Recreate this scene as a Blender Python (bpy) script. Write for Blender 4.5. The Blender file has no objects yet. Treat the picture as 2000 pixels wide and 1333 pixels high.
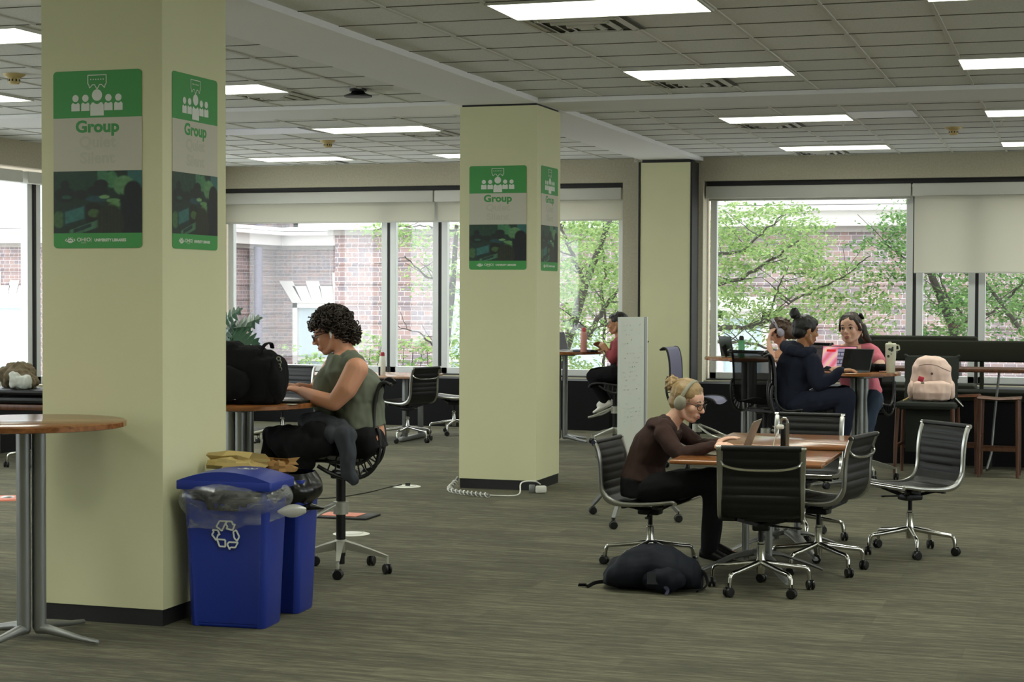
import bpy, math, random
from mathutils import Vector, Matrix, noise as mn
random.seed(7)
SC = bpy.context.scene
COL = SC.collection
# ---------------------------------------------------------------- camera, sky, exposure
F, H, TH, PI_, RO = 3452.5, 1.72, .31, .0284, -.0037
fw = Vector((-math.sin(TH)*math.cos(PI_), math.cos(TH)*math.cos(PI_), -math.sin(PI_)))
_rt = Vector((math.cos(TH), math.sin(TH), 0)); _up = _rt.cross(fw)
rt = _rt*math.cos(RO)-_up*math.sin(RO); up = _up*math.cos(RO)+_rt*math.sin(RO)
CAMP = Vector((0, 0, H))
cam = bpy.data.cameras.new('camera'); co = bpy.data.objects.new('camera', cam); COL.objects.link(co)
cam.sensor_width = 36; cam.lens = 36*F/2000; cam.clip_start = .1; cam.clip_end = 300
co.matrix_world = Matrix(((rt.x, up.x, -fw.x, 0), (rt.y, up.y, -fw.y, 0), (rt.z, up.z, -fw.z, H), (0, 0, 0, 1)))
SC.camera = co
W = bpy.data.worlds.new('sky'); SC.world = W; W.use_nodes = True
bg = W.node_tree.nodes['Background']; bg.inputs[0].default_value = (.95, .965, 1, 1); bg.inputs[1].default_value = 4.6
SC.view_settings.view_transform = 'Standard'; SC.view_settings.look = 'None'
SC.view_settings.gamma = 1; SC.view_settings.exposure = 0; SC.view_settings.use_curve_mapping = False
LAMP = 23.0
SC.cycles.max_bounces = 9; SC.cycles.diffuse_bounces = 5; SC.cycles.transparent_max_bounces = 16
SC.cycles.sample_clamp_indirect = 6

def at(x, y, Y):            # point of the place seen at this pixel on the plane Y
    r = fw+rt*((x-1000)/F)-up*((y-666.5)/F); return CAMP+r*(Y/r.y)
def atx(x, y, X):
    r = fw+rt*((x-1000)/F)-up*((y-666.5)/F); return CAMP+r*(X/r.x)
def atz(x, y, z):
    r = fw+rt*((x-1000)/F)-up*((y-666.5)/F); return CAMP+r*((z-H)/r.z)

# ---------------------------------------------------------------- materials
def lin(c):
    return tuple((v/255/12.92 if v/255 <= .04045 else ((v/255+.055)/1.055)**2.4) for v in c)+(1,)
MATS = {}
def mat(name, rgb, rough=.6, metal=0, spec=.5, emit=0, trans=0, bump=0, bscale=200, var=0, vscale=6, sheen=0, alpha=1, subs=0):
    if name in MATS: return MATS[name]
    m = bpy.data.materials.new(name); m.use_nodes = True; nt = m.node_tree; b = nt.nodes['Principled BSDF']
    c = lin(rgb)
    b.inputs['Base Color'].default_value = c; b.inputs['Roughness'].default_value = rough
    b.inputs['Metallic'].default_value = metal; b.inputs['Specular IOR Level'].default_value = spec
    if sheen: b.inputs['Sheen Weight'].default_value = sheen
    if alpha < 1: b.inputs['Alpha'].default_value = alpha
    if subs:
        b.inputs['Subsurface Weight'].default_value = subs; b.inputs['Subsurface Radius'].default_value = (.02, .008, .004)
        b.inputs['Subsurface Scale'].default_value = .5
    if emit:
        b.inputs['Emission Color'].default_value = c; b.inputs['Emission Strength'].default_value = emit
    tc = nt.nodes.new('ShaderNodeTexCoord')
    if bump:
        n = nt.nodes.new('ShaderNodeTexNoise'); n.inputs['Scale'].default_value = bscale; n.inputs['Detail'].default_value = 4
        bp = nt.nodes.new('ShaderNodeBump'); bp.inputs['Strength'].default_value = bump; bp.inputs['Distance'].default_value = .01
        nt.links.new(tc.outputs['Object'], n.inputs['Vector']); nt.links.new(n.outputs['Fac'], bp.inputs['Height'])
        nt.links.new(bp.outputs['Normal'], b.inputs['Normal'])
    if var:
        n = nt.nodes.new('ShaderNodeTexNoise'); n.inputs['Scale'].default_value = vscale; n.inputs['Detail'].default_value = 5
        mx = nt.nodes.new('ShaderNodeMix'); mx.data_type = 'RGBA'
        mx.inputs[6].default_value = tuple(v*(1-var) for v in c[:3])+(1,); mx.inputs[7].default_value = tuple(min(1, v*(1+var)) for v in c[:3])+(1,)
        nt.links.new(tc.outputs['Object'], n.inputs['Vector']); nt.links.new(n.outputs['Fac'], mx.inputs[0]); nt.links.new(mx.outputs[2], b.inputs['Base Color'])
    MATS[name] = m; return m
def nodes(name):
    m = bpy.data.materials.new(name); m.use_nodes = True; nt = m.node_tree; return m, nt, nt.nodes['Principled BSDF'], nt.links.new
def N(nt, t, **k):
    n = nt.nodes.new('ShaderNode'+t)
    for a, v in k.items():
        if a.startswith('i_'): n.inputs[a[2:].replace('_', ' ')].default_value = v
        else: setattr(n, a, v)
    return n

def carpet_mat():
    m, nt, b, L = nodes('carpet'); g = N(nt, 'NewGeometry')
    mp = N(nt, 'Mapping'); mp.inputs['Scale'].default_value = (2.2, 24, 1); L(g.outputs['Position'], mp.inputs['Vector'])
    n1 = N(nt, 'TexNoise', i_Scale=1.0, i_Detail=6.0, i_Roughness=.7); L(mp.outputs[0], n1.inputs['Vector'])
    mp2 = N(nt, 'Mapping'); mp2.inputs['Scale'].default_value = (9, 130, 1); L(g.outputs['Position'], mp2.inputs['Vector'])
    n2 = N(nt, 'TexNoise', i_Scale=1.0, i_Detail=3.0); L(mp2.outputs[0], n2.inputs['Vector'])
    br = N(nt, 'TexBrick', i_Scale=1.0, i_Mortar_Size=.0); br.inputs['Brick Width'].default_value = 1.0; br.inputs['Row Height'].default_value = .25
    br.inputs['Color1'].default_value = (.35, .35, .35, 1); br.inputs['Color2'].default_value = (.65, .65, .65, 1); L(g.outputs['Position'], br.inputs['Vector'])
    a = N(nt, 'Math', operation='MULTIPLY_ADD'); a.inputs[1].default_value = .75; L(n1.outputs['Fac'], a.inputs[0])
    s = N(nt, 'Math', operation='MULTIPLY'); s.inputs[1].default_value = .28; L(br.outputs['Color'], s.inputs[0]); L(s.outputs[0], a.inputs[2])
    a2 = N(nt, 'Math', operation='MULTIPLY_ADD'); a2.inputs[1].default_value = .45; L(n2.outputs['Fac'], a2.inputs[0]); L(a.outputs[0], a2.inputs[2])
    r = N(nt, 'ValToRGB'); r.color_ramp.elements[0].position = .46; r.color_ramp.elements[1].position = 1.0
    r.color_ramp.elements[0].color = lin((54, 53, 47)); r.color_ramp.elements[1].color = lin((130, 125, 102))
    e = r.color_ramp.elements.new(.72); e.color = lin((82, 80, 67))
    L(a2.outputs[0], r.inputs[0]); L(r.outputs[0], b.inputs['Base Color']); b.inputs['Roughness'].default_value = .95; b.inputs['Specular IOR Level'].default_value = .25
    nb = N(nt, 'TexNoise', i_Scale=260.0); L(g.outputs['Position'], nb.inputs['Vector'])
    bp = N(nt, 'Bump', i_Strength=.5, i_Distance=.006); L(nb.outputs['Fac'], bp.inputs['Height']); L(bp.outputs[0], b.inputs['Normal'])
    return m
def speck_mat(name, c1, c2, scale, rough=.9, bump=.3):
    m, nt, b, L = nodes(name); g = N(nt, 'NewGeometry'); n = N(nt, 'TexNoise', i_Scale=scale, i_Detail=8.0, i_Roughness=.75); L(g.outputs['Position'], n.inputs['Vector'])
    r = N(nt, 'ValToRGB'); r.color_ramp.elements[0].position = .35; r.color_ramp.elements[1].position = .68
    r.color_ramp.elements[0].color = lin(c1); r.color_ramp.elements[1].color = lin(c2)
    L(n.outputs['Fac'], r.inputs[0]); L(r.outputs[0], b.inputs['Base Color']); b.inputs['Roughness'].default_value = rough; b.inputs['Specular IOR Level'].default_value = .2
    bp = N(nt, 'Bump', i_Strength=bump, i_Distance=.004); L(n.outputs['Fac'], bp.inputs['Height']); L(bp.outputs[0], b.inputs['Normal'])
    return m
def brick_mat():
    m, nt, b, L = nodes('brick'); g = N(nt, 'NewGeometry'); sp = N(nt, 'SeparateXYZ'); L(g.outputs['Position'], sp.inputs[0])
    ad = N(nt, 'Math', operation='ADD'); L(sp.outputs[0], ad.inputs[0]); L(sp.outputs[1], ad.inputs[1])
    cb = N(nt, 'CombineXYZ'); L(ad.outputs[0], cb.inputs[0]); L(sp.outputs[2], cb.inputs[1])
    br = N(nt, 'TexBrick', i_Scale=1.0, i_Mortar_Size=.005, i_Bias=-.1); br.inputs['Brick Width'].default_value = .235; br.inputs['Row Height'].default_value = .1
    br.squash = .62; br.squash_frequency = 2
    br.inputs['Color1'].default_value = lin((148, 124, 120)); br.inputs['Color2'].default_value = lin((122, 114, 120)); br.inputs['Mortar'].default_value = lin((190, 182, 184))
    L(cb.outputs[0], br.inputs['Vector'])
    n = N(nt, 'TexNoise', i_Scale=1.6, i_Detail=4.0); L(g.outputs['Position'], n.inputs['Vector'])
    mx = N(nt, 'Mix', data_type='RGBA', blend_type='SOFT_LIGHT'); mx.inputs[0].default_value = .5
    L(br.outputs['Color'], mx.inputs[6]); L(n.outputs['Fac'], mx.inputs[7]); L(mx.outputs[2], b.inputs['Base Color']); b.inputs['Roughness'].default_value = .9
    bp = N(nt, 'Bump', i_Strength=.4, i_Distance=.01); bp.invert = True; L(br.outputs['Fac'], bp.inputs['Height']); L(bp.outputs[0], b.inputs['Normal'])
    return m
def wood_mat(name, c1, c2, ax=0, rough=.25):
    m, nt, b, L = nodes(name); t = N(nt, 'TexCoord'); mp = N(nt, 'Mapping')
    sc = [30, 30, 30]; sc[ax] = 2.0; mp.inputs['Scale'].default_value = sc; L(t.outputs['Object'], mp.inputs['Vector'])
    n = N(nt, 'TexNoise', i_Scale=1.0, i_Detail=6.0, i_Distortion=.6); L(mp.outputs[0], n.inputs['Vector'])
    r = N(nt, 'ValToRGB'); r.color_ramp.elements[0].position = .35; r.color_ramp.elements[1].position = .65
    r.color_ramp.elements[0].color = lin(c1); r.color_ramp.elements[1].color = lin(c2)
    L(n.outputs['Fac'], r.inputs[0]); L(r.outputs[0], b.inputs['Base Color']); b.inputs['Roughness'].default_value = rough
    return m
def glass_mat():
    m, nt, b, L = nodes('window_glass'); nt.nodes.remove(b); o = nt.nodes['Material Output']
    t = N(nt, 'BsdfTransparent'); t.inputs[0].default_value = (.93, .96, .95, 1); g = N(nt, 'BsdfGlossy', i_Roughness=.02)
    mx = N(nt, 'MixShader'); mx.inputs[0].default_value = .05; L(t.outputs[0], mx.inputs[1]); L(g.outputs[0], mx.inputs[2]); L(mx.outputs[0], o.inputs[0])
    return m
def thin_mat(name, rgb, tr=.4, alpha=1.0, rough=.7, gloss=0, perisland=0, hue2=None, spotty=0):
    # cloth, leaves or film that let some light through
    m, nt, b, L = nodes(name); nt.nodes.remove(b); o = nt.nodes['Material Output']
    d = N(nt, 'BsdfDiffuse'); t = N(nt, 'BsdfTranslucent'); c = lin(rgb)
    d.inputs[0].default_value = c; t.inputs[0].default_value = c
    if perisland:
        g = N(nt, 'NewGeometry'); r = N(nt, 'ValToRGB'); r.color_ramp.elements[0].color = c; r.color_ramp.elements[1].color = lin(hue2)
        L(g.outputs['Random Per Island'], r.inputs[0]); L(r.outputs[0], d.inputs[0]); L(r.outputs[0], t.inputs[0])
    mx = N(nt, 'MixShader'); mx.inputs[0].default_value = tr; L(d.outputs[0], mx.inputs[1]); L(t.outputs[0], mx.inputs[2]); last = mx
    if gloss:
        g = N(nt, 'BsdfGlossy', i_Roughness=rough); m2 = N(nt, 'MixShader'); m2.inputs[0].default_value = gloss
        L(last.outputs[0], m2.inputs[1]); L(g.outputs[0], m2.inputs[2]); last = m2
    if alpha < 1:
        tp = N(nt, 'BsdfTransparent'); m3 = N(nt, 'MixShader'); m3.inputs[0].default_value = alpha
        L(tp.outputs[0], m3.inputs[1]); L(last.outputs[0], m3.inputs[2]); last = m3
        if spotty:
            tc = N(nt, 'TexCoord'); mp = N(nt, 'Mapping'); mp.inputs['Scale'].default_value = (3, 3, 9); n = N(nt, 'TexNoise', i_Scale=2.0, i_Detail=6.0, i_Distortion=1.5)
            L(tc.outputs['Object'], mp.inputs[0]); L(mp.outputs[0], n.inputs['Vector'])
            ma = N(nt, 'MapRange'); ma.inputs[1].default_value = .35; ma.inputs[2].default_value = .7; ma.inputs[3].default_value = alpha*(1-spotty); ma.inputs[4].default_value = min(1, alpha*(1+spotty))
            L(n.outputs['Fac'], ma.inputs[0]); L(ma.outputs[0], m3.inputs[0])
    L(last.outputs[0], o.inputs[0]); return m

def lamp_mat():     # prismatic diffuser: brightest straight down, dimmer towards the sides
    m, nt, b, L = nodes('lamp_diffuser'); g = N(nt, 'NewGeometry'); d = N(nt, 'VectorMath', operation='DOT_PRODUCT'); L(g.outputs['Normal'], d.inputs[0]); L(g.outputs['Incoming'], d.inputs[1])
    q = N(nt, 'Math', operation='POWER'); q.inputs[1].default_value = 1.7; L(d.outputs['Value'], q.inputs[0])
    a = N(nt, 'Math', operation='MULTIPLY_ADD'); a.inputs[1].default_value = LAMP; a.inputs[2].default_value = LAMP*.12; L(q.outputs[0], a.inputs[0]); L(a.outputs[0], b.inputs['Emission Strength'])
    b.inputs['Emission Color'].default_value = (.97, 1, .87, 1); b.inputs['Base Color'].default_value = (.8, .8, .8, 1); return m
M = {}
M['carpet'] = carpet_mat()
M['tile'] = speck_mat('ceiling_tile', (204, 206, 200), (230, 232, 228), 90, .95, .25)
M['drywall'] = mat('white_paint', (226, 226, 224), .8, var=.02, vscale=2)
M['tee'] = mat('ceiling_tee', (196, 196, 186), .6)
M['joint'] = mat('tile_joint', (92, 92, 82), .9)
M['cream'] = mat('cream_paint', (207, 206, 166), .65, bump=.05, bscale=60, var=.03, vscale=3)
M['concrete'] = speck_mat('concrete', (170, 165, 144), (188, 182, 160), 40, .9, .3)
M['black'] = mat('black_rubber', (22, 22, 22), .6)
M['darkpanel'] = mat('dark_panel', (15, 16, 18), .7, spec=.2)
M['alu'] = mat('window_aluminium', (206, 208, 206), .45, metal=.3)
M['valance'] = mat('blind_cassette', (190, 190, 180), .5)
M['shade'] = thin_mat('shade_cloth', (214, 212, 200), .5)
M['glass'] = glass_mat()
M['brick'] = brick_mat()
M['stone'] = mat('white_stone', (208, 204, 200), .8, var=.05, vscale=3)
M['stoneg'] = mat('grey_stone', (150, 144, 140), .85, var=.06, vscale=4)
M['chrome'] = mat('chrome', (205, 205, 200), .13, metal=1)
M['alupol'] = mat('polished_aluminium', (176, 176, 170), .28, metal=1)
M['blackm'] = mat('black_metal', (20, 20, 20), .45, metal=.4)
M['caster'] = mat('caster_plastic', (16, 16, 17), .3)
M['leather'] = mat('black_leather', (17, 17, 17), .45, spec=.35, bump=.06, bscale=150)
M['mesh'] = thin_mat('black_mesh', (30, 30, 30), .2, alpha=.7)
M['meshsee'] = thin_mat('see_through_mesh', (40, 42, 42), .2, alpha=.62)
M['plast'] = mat('black_plastic', (20, 20, 21), .4)
M['greybase'] = mat('light_grey_metal', (176, 176, 164), .4, metal=.35)
M['steel'] = mat('silver_paint', (132, 134, 132), .38, metal=.6)
M['cherry'] = wood_mat('cherry_wood', (112, 68, 36), (150, 98, 56), 0, .16)
M['walnut'] = wood_mat('walnut_wood', (70, 42, 26), (96, 58, 36), 2, .4)
M['blue'] = mat('blue_plastic', (32, 52, 140), .35)
M['white'] = mat('white_plastic', (215, 215, 205), .45)
M['whiteink'] = mat('white_print', (212, 216, 205), .6)
M['foil'] = thin_mat('clear_bag', (205, 208, 205), .5, alpha=.34, gloss=.22, rough=.2, spotty=.6)
M['blackbag'] = mat('black_bag', (14, 14, 14), .22)
M['kraft'] = mat('kraft_paper', (196, 172, 112), .8)
M['kraftd'] = mat('brown_paper', (150, 112, 62), .8)
M['felt'] = mat('dark_felt', (50, 53, 49), .95, bump=.1, bscale=400, spec=.15)
M['bench'] = mat('bench_cloth', (40, 42, 34), .95, spec=.15)
M['leafp'] = mat('monstera_leaf', (38, 72, 48), .35)
M['green'] = mat('sign_green', (64, 146, 74), .6)
M['paper'] = mat('sign_white', (192, 188, 172), .7)
M['faint'] = mat('sign_faint', (182, 180, 162), .7)
M['skin'] = mat('skin_light', (204, 146, 116), .5, subs=.15, var=.06, vscale=9)
M['skin2'] = mat('skin_fair', (218, 172, 148), .5, subs=.15, var=.04, vscale=9)
M['skin3'] = mat('skin_tan', (172, 122, 86), .5, subs=.12)
M['lip'] = mat('lips', (166, 92, 84), .4)
M['navy'] = mat('navy_cloth', (30, 34, 48), .9, bump=.1, bscale=300, spec=.2)
M['blackcloth'] = mat('black_cloth', (19, 19, 21), .9, spec=.2)
M['denim'] = mat('blue_denim', (50, 64, 84), .85, var=.25, vscale=14)
M['charcoal'] = mat('charcoal_denim', (50, 53, 60), .9, var=.12, vscale=20)
M['shirt'] = mat('olive_grey_jersey', (98, 103, 88), .9, var=.07, vscale=18)
M['maroon'] = mat('maroon_knit', (58, 42, 38), .9, bump=.1, bscale=300, spec=.2)
M['red'] = mat('raspberry_knit', (142, 58, 66), .85)
M['pink'] = mat('pink_jersey', (206, 112, 128), .85)
M['hairdk'] = mat('dark_brown_hair', (46, 35, 28), .5, bump=.3, bscale=180)
M['hairbk'] = mat('black_hair', (20, 18, 18), .45, bump=.3, bscale=120)
M['hairbl'] = mat('blonde_hair', (148, 122, 82), .5, var=.3, vscale=26)
M['hairbr'] = mat('brown_hair', (74, 55, 40), .5, var=.3, vscale=26)
M['leaf'] = thin_mat('tree_leaf', (104, 136, 84), .45, perisland=1, hue2=(168, 188, 124))
M['leafd'] = thin_mat('tree_leaf_dark', (72, 108, 66), .45, perisland=1, hue2=(134, 164, 104))
M['bark'] = mat('bark', (72, 66, 64), .9, var=.2, vscale=6)
M['tube'] = lamp_mat()
M['earbud'] = mat('earbud_white', (230, 230, 228), .4)
M['cup'] = mat('headphone_grey', (134, 130, 112), .5)
M['specs'] = mat('spectacle_frame', (48, 30, 26), .3)
M['wire'] = mat('silver_wire', (180, 176, 160), .3, metal=.8)

# ---------------------------------------------------------------- mesh builder
def basis(d):
    d = Vector(d).normalized(); a = Vector((0, 0, 1)) if abs(d.z) < .95 else Vector((1, 0, 0))
    u = a.cross(d).normalized(); return u, d.cross(u).normalized()
class MB:
    def __init__(s): s.v = []; s.f = []
    def add(s, vs, fs, mtx=None):
        o = len(s.v); s.v += [mtx @ Vector(p) if mtx else Vector(p) for p in vs]; s.f += [[i+o for i in f] for f in fs]; return s
    def box(s, c, sz, rot=0, bev=0, axis='Z'):
        x, y, z = (k/2 for k in sz); R = Matrix.Translation(Vector(c)) @ Matrix.Rotation(rot, 4, axis)
        if not bev:
            return s.add([(-x,-y,-z),(x,-y,-z),(x,y,-z),(-x,y,-z),(-x,-y,z),(x,-y,z),(x,y,z),(-x,y,z)], [(3,2,1,0),(4,5,6,7),(0,1,5,4),(1,2,6,5),(2,3,7,6),(3,0,4,7)], R)
        b = min(bev, x*.95, y*.95, z*.95); vs = []; fs = []; prof = []
        for cx, cy, a0 in ((x-b,y-b,0),(-x+b,y-b,90),(-x+b,-y+b,180),(x-b,-y+b,270)):
            for k in range(4): a = math.radians(a0+30*k); prof.append((cx, cy, math.cos(a), math.sin(a)))
        n = len(prof); rings = [(-z, 0), (-z+b*.3, .7), (-z+b, 1), (z-b, 1), (z-b*.3, .7), (z, 0)]
        for zz, k in rings:
            for cx, cy, ca, sa in prof: vs.append((cx+ca*b*k, cy+sa*b*k, zz))
        for r in range(5):
            for i in range(n): j = (i+1) % n; fs.append((r*n+i, r*n+j, (r+1)*n+j, (r+1)*n+i))
        fs.append(tuple(range(n))[::-1]); fs.append(tuple(range(5*n, 6*n)))
        return s.add(vs, fs, R)
    def bar(s, p, q, w, h):       # rectangular bar from p to q
        p, q = Vector(p), Vector(q); u, v = basis(q-p); vs = []
        for e in (p, q):
            for a, b in ((-1,-1),(1,-1),(1,1),(-1,1)): vs.append(e+u*a*w/2+v*b*h/2)
        return s.add(vs, [(0,1,2,3)[::-1],(4,5,6,7),(0,1,5,4),(1,2,6,5),(2,3,7,6),(3,0,4,7)])
    def tube(s, pts, r, n=8, closed=False, flat=None):
        pts = [Vector(p) for p in pts]; m = len(pts); rs = r if isinstance(r, (list, tuple)) else [r]*m
        vs = []; fs = []; pu = None
        for i, p in enumerate(pts):
            if closed: d = pts[(i+1) % m]-pts[i-1]
            else: d = pts[min(i+1, m-1)]-pts[max(i-1, 0)]
            d.normalize()
            if pu is None: u = basis(d)[0]
            else: u = (pu-d*pu.dot(d)).normalized()
            pu = u; v = d.cross(u)
            for k in range(n):
                a = 2*math.pi*k/n; vs.append(p+u*math.cos(a)*rs[i]*(flat or 1)+v*math.sin(a)*rs[i])
        for i in range(m if closed else m-1):
            for k in range(n):
                a, b = i*n+k, i*n+(k+1) % n; c, d2 = ((i+1) % m)*n+(k+1) % n, ((i+1) % m)*n+k
                fs.append((a, b, c, d2))
        if not closed: fs.append(tuple(range(n))[::-1]); fs.append(tuple(range((m-1)*n, m*n)))
        return s.add(vs, fs)
    def cyl(s, p, q, r, r2=None, n=20): return s.tube([p, q], [r, r if r2 is None else r2], n)
    def lathe(s, prof, n=28, c=(0,0,0)):
        vs = []; fs = []; m = len(prof)
        for r, z in prof:
            for k in range(n): a = 2*math.pi*k/n; vs.append((c[0]+r*math.cos(a), c[1]+r*math.sin(a), c[2]+z))
        for i in range(m-1):
            for k in range(n): fs.append((i*n+k, i*n+(k+1) % n, (i+1)*n+(k+1) % n, (i+1)*n+k))
        if prof[0][0] > 1e-5: fs.append(tuple(range(n))[::-1])
        if prof[-1][0] > 1e-5: fs.append(tuple(range((m-1)*n, m*n)))
        return s.add(vs, fs)
    def ell(s, c, r, R=None, n=14, m=10):
        if not isinstance(r, (tuple, list)): r = (r, r, r)
        vs = [(0, 0, -r[2])]; fs = []
        for i in range(1, m):
            t = math.pi*i/m-math.pi/2
            for k in range(n): a = 2*math.pi*k/n; vs.append((r[0]*math.cos(t)*math.cos(a), r[1]*math.cos(t)*math.sin(a), r[2]*math.sin(t)))
        vs.append((0, 0, r[2])); e = len(vs)-1
        for k in range(n): fs.append((0, 1+(k+1) % n, 1+k)); fs.append((e, e-n+k, e-n+(k+1) % n))
        for i in range(m-2):
            for k in range(n): a, b = 1+i*n+k, 1+i*n+(k+1) % n; fs.append((a, b, b+n, a+n))
        X = Matrix.Translation(Vector(c)) @ (R.to_4x4() if R else Matrix.Identity(4))
        return s.add(vs, fs, X)
    def chain(s, pts, rs, n=14):   # overlapping tapered links with round joints, for the voxel union
        for i in range(len(pts)-1): s.tube([pts[i], pts[i+1]], [rs[i], rs[i+1]], n)
        for p, r in zip(pts, rs): s.ell(p, r, n=n)
        return s
    def loft(s, rings, n=20):      # rings: (centre, axis vector a, axis vector b)
        vs = []; fs = []
        for c, a, b in rings:
            c, a, b = Vector(c), Vector(a), Vector(b)
            for k in range(n): t = 2*math.pi*k/n; vs.append(c+a*math.cos(t)+b*math.sin(t))
        for i in range(len(rings)-1):
            for k in range(n): fs.append((i*n+k, i*n+(k+1) % n, (i+1)*n+(k+1) % n, (i+1)*n+k))
        fs.append(tuple(range(n))[::-1]); fs.append(tuple(range((len(rings)-1)*n, len(rings)*n)))
        return s.add(vs, fs)
    def prism(s, poly, y0, y1, mtx=None):      # polygon in XZ extruded along Y
        n = len(poly); vs = [(x, y0, z) for x, z in poly]+[(x, y1, z) for x, z in poly]
        fs = [tuple(range(n)), tuple(range(n, 2*n))[::-1]]+[(i, i+n, (i+1) % n+n, (i+1) % n) for i in range(n)]
        return s.add(vs, fs, mtx)
    def sheet(s, rows, th=0):      # grid of points; th gives it thickness along z-ish normals
        m, n = len(rows), len(rows[0]); vs = [Vector(p) for r in rows for p in r]; fs = []
        for i in range(m-1):
            for j in range(n-1): fs.append((i*n+j, i*n+j+1, (i+1)*n+j+1, (i+1)*n+j))
        if th:
            nv = len(vs); nr = []
            for i in range(m):
                for j in range(n):
                    a = vs[min(i+1, m-1)*n+j]-vs[max(i-1, 0)*n+j]; b = vs[i*n+min(j+1, n-1)]-vs[i*n+max(j-1, 0)]
                    q = b.cross(a); nr.append(q.normalized() if q.length > 1e-9 else Vector((0, 0, 1)))
            vs += [vs[i]+nr[i]*th for i in range(nv)]; fs += [tuple(nv+k for k in f[::-1]) for f in fs]
            edge = [(i*n, (i+1)*n) for i in range(m-1)]+[((i+1)*n+n-1, i*n+n-1) for i in range(m-1)]+[(j+1, j) for j in range(n-1)]+[((m-1)*n+j, (m-1)*n+j+1) for j in range(n-1)]
            fs += [(a, b, b+nv, a+nv) for a, b in edge]
        return s.add(vs, fs)
    def noise(s, amp, sc, off=0):
        for i, p in enumerate(s.v):
            q = p*sc+Vector((off, off*1.7, off*.3)); s.v[i] = p+Vector((mn.noise(q), mn.noise(q+Vector((31, 7, 3))), mn.noise(q+Vector((5, 61, 9)))))*amp
        return s
    def build(s, name, m, parent=None, org=None, smooth=35, **tg):
        me = bpy.data.meshes.new(name); o0 = Vector(org) if org else Vector((0, 0, 0))
        me.from_pydata([tuple(p-o0) for p in s.v], [], s.f); me.update()
        if smooth:
            me.polygons.foreach_set('use_smooth', [True]*len(me.polygons)); me.set_sharp_from_angle(angle=math.radians(smooth))
        if m: me.materials.append(M[m] if isinstance(m, str) else m)
        o = bpy.data.objects.new(name, me); COL.objects.link(o)
        if parent: o.parent = parent
        elif org: o.location = o0
        tag(o, **tg); return o
def tag(o, label=None, cat=None, group=None, kind=None):
    if label: o['label'] = label
    if cat: o['category'] = cat
    if group: o['group'] = group
    if kind: o['kind'] = kind
    return o
def empty(name, loc=(0,0,0), rz=0, **tg):
    o = bpy.data.objects.new(name, None); o.empty_display_size = .1; COL.objects.link(o); o.location = loc; o.rotation_euler = (0, 0, rz); tag(o, **tg); return o
def copy_tree(o, loc=None, rz=None, parent=None, **tg):
    c = o.copy(); COL.objects.link(c); c.parent = parent
    if loc is not None: c.location = loc
    if rz is not None: c.rotation_euler = (0, 0, rz)
    for ch in list(o.children): copy_tree(ch, parent=c)
    tag(c, **tg); return c
def blob(mb, name, m, parent=None, org=None, voxel=.008, smooth=3, fold=0, fsc=9, wood=0, **tg):
    # one continuous skin around overlapping pieces; org = world place of the thing the points are measured from
    o0 = Vector(org) if org else Vector((0, 0, 0))
    me = bpy.data.meshes.new('t'); me.from_pydata([tuple(p) for p in mb.v], [], mb.f); o = bpy.data.objects.new('t', me); COL.objects.link(o)
    r = o.modifiers.new('r', 'REMESH'); r.mode = 'VOXEL'; r.voxel_size = voxel; r.use_smooth_shade = True
    if smooth: q = o.modifiers.new('s', 'SMOOTH'); q.factor = .5; q.iterations = smooth
    dg = bpy.context.evaluated_depsgraph_get(); me2 = bpy.data.meshes.new_from_object(o.evaluated_get(dg))
    bpy.data.objects.remove(o); bpy.data.meshes.remove(me); me2.name = name
    if fold:
        ns = [v.normal.copy() for v in me2.vertices]
        for v, nn in zip(me2.vertices, ns):
            q = Vector((v.co.x*fsc, v.co.y*fsc, v.co.z*fsc*.55)); k = mn.noise(q)+.5*mn.noise(q*2.3)
            v.co += nn*fold*k
    for v in me2.vertices: v.co -= o0
    me2.materials.clear(); me2.materials.append(M[m] if isinstance(m, str) else m)
    o = bpy.data.objects.new(name, me2); COL.objects.link(o)
    if parent: o.parent = parent
    elif org: o.location = o0
    tag(o, **tg); return o
def text(s, size, m, parent, loc, rot, bold=.0, depth=.0002, align='CENTER', name='lettering', sx=1):
    c = bpy.data.curves.new('t', 'FONT'); c.body = s; c.size = size; c.align_x = align; c.offset = bold; c.extrude = depth; c.resolution_u = 3
    o = bpy.data.objects.new('t', c); COL.objects.link(o); dg = bpy.context.evaluated_depsgraph_get()
    me = bpy.data.meshes.new_from_object(o.evaluated_get(dg)); bpy.data.objects.remove(o); bpy.data.curves.remove(c)
    for v in me.vertices: v.co.x *= sx
    me.materials.clear(); me.materials.append(M[m]); me.name = name
    o = bpy.data.objects.new(name, me); COL.objects.link(o); o.parent = parent; o.location = loc; o.rotation_euler = rot; return o
R90 = math.pi/2
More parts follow.
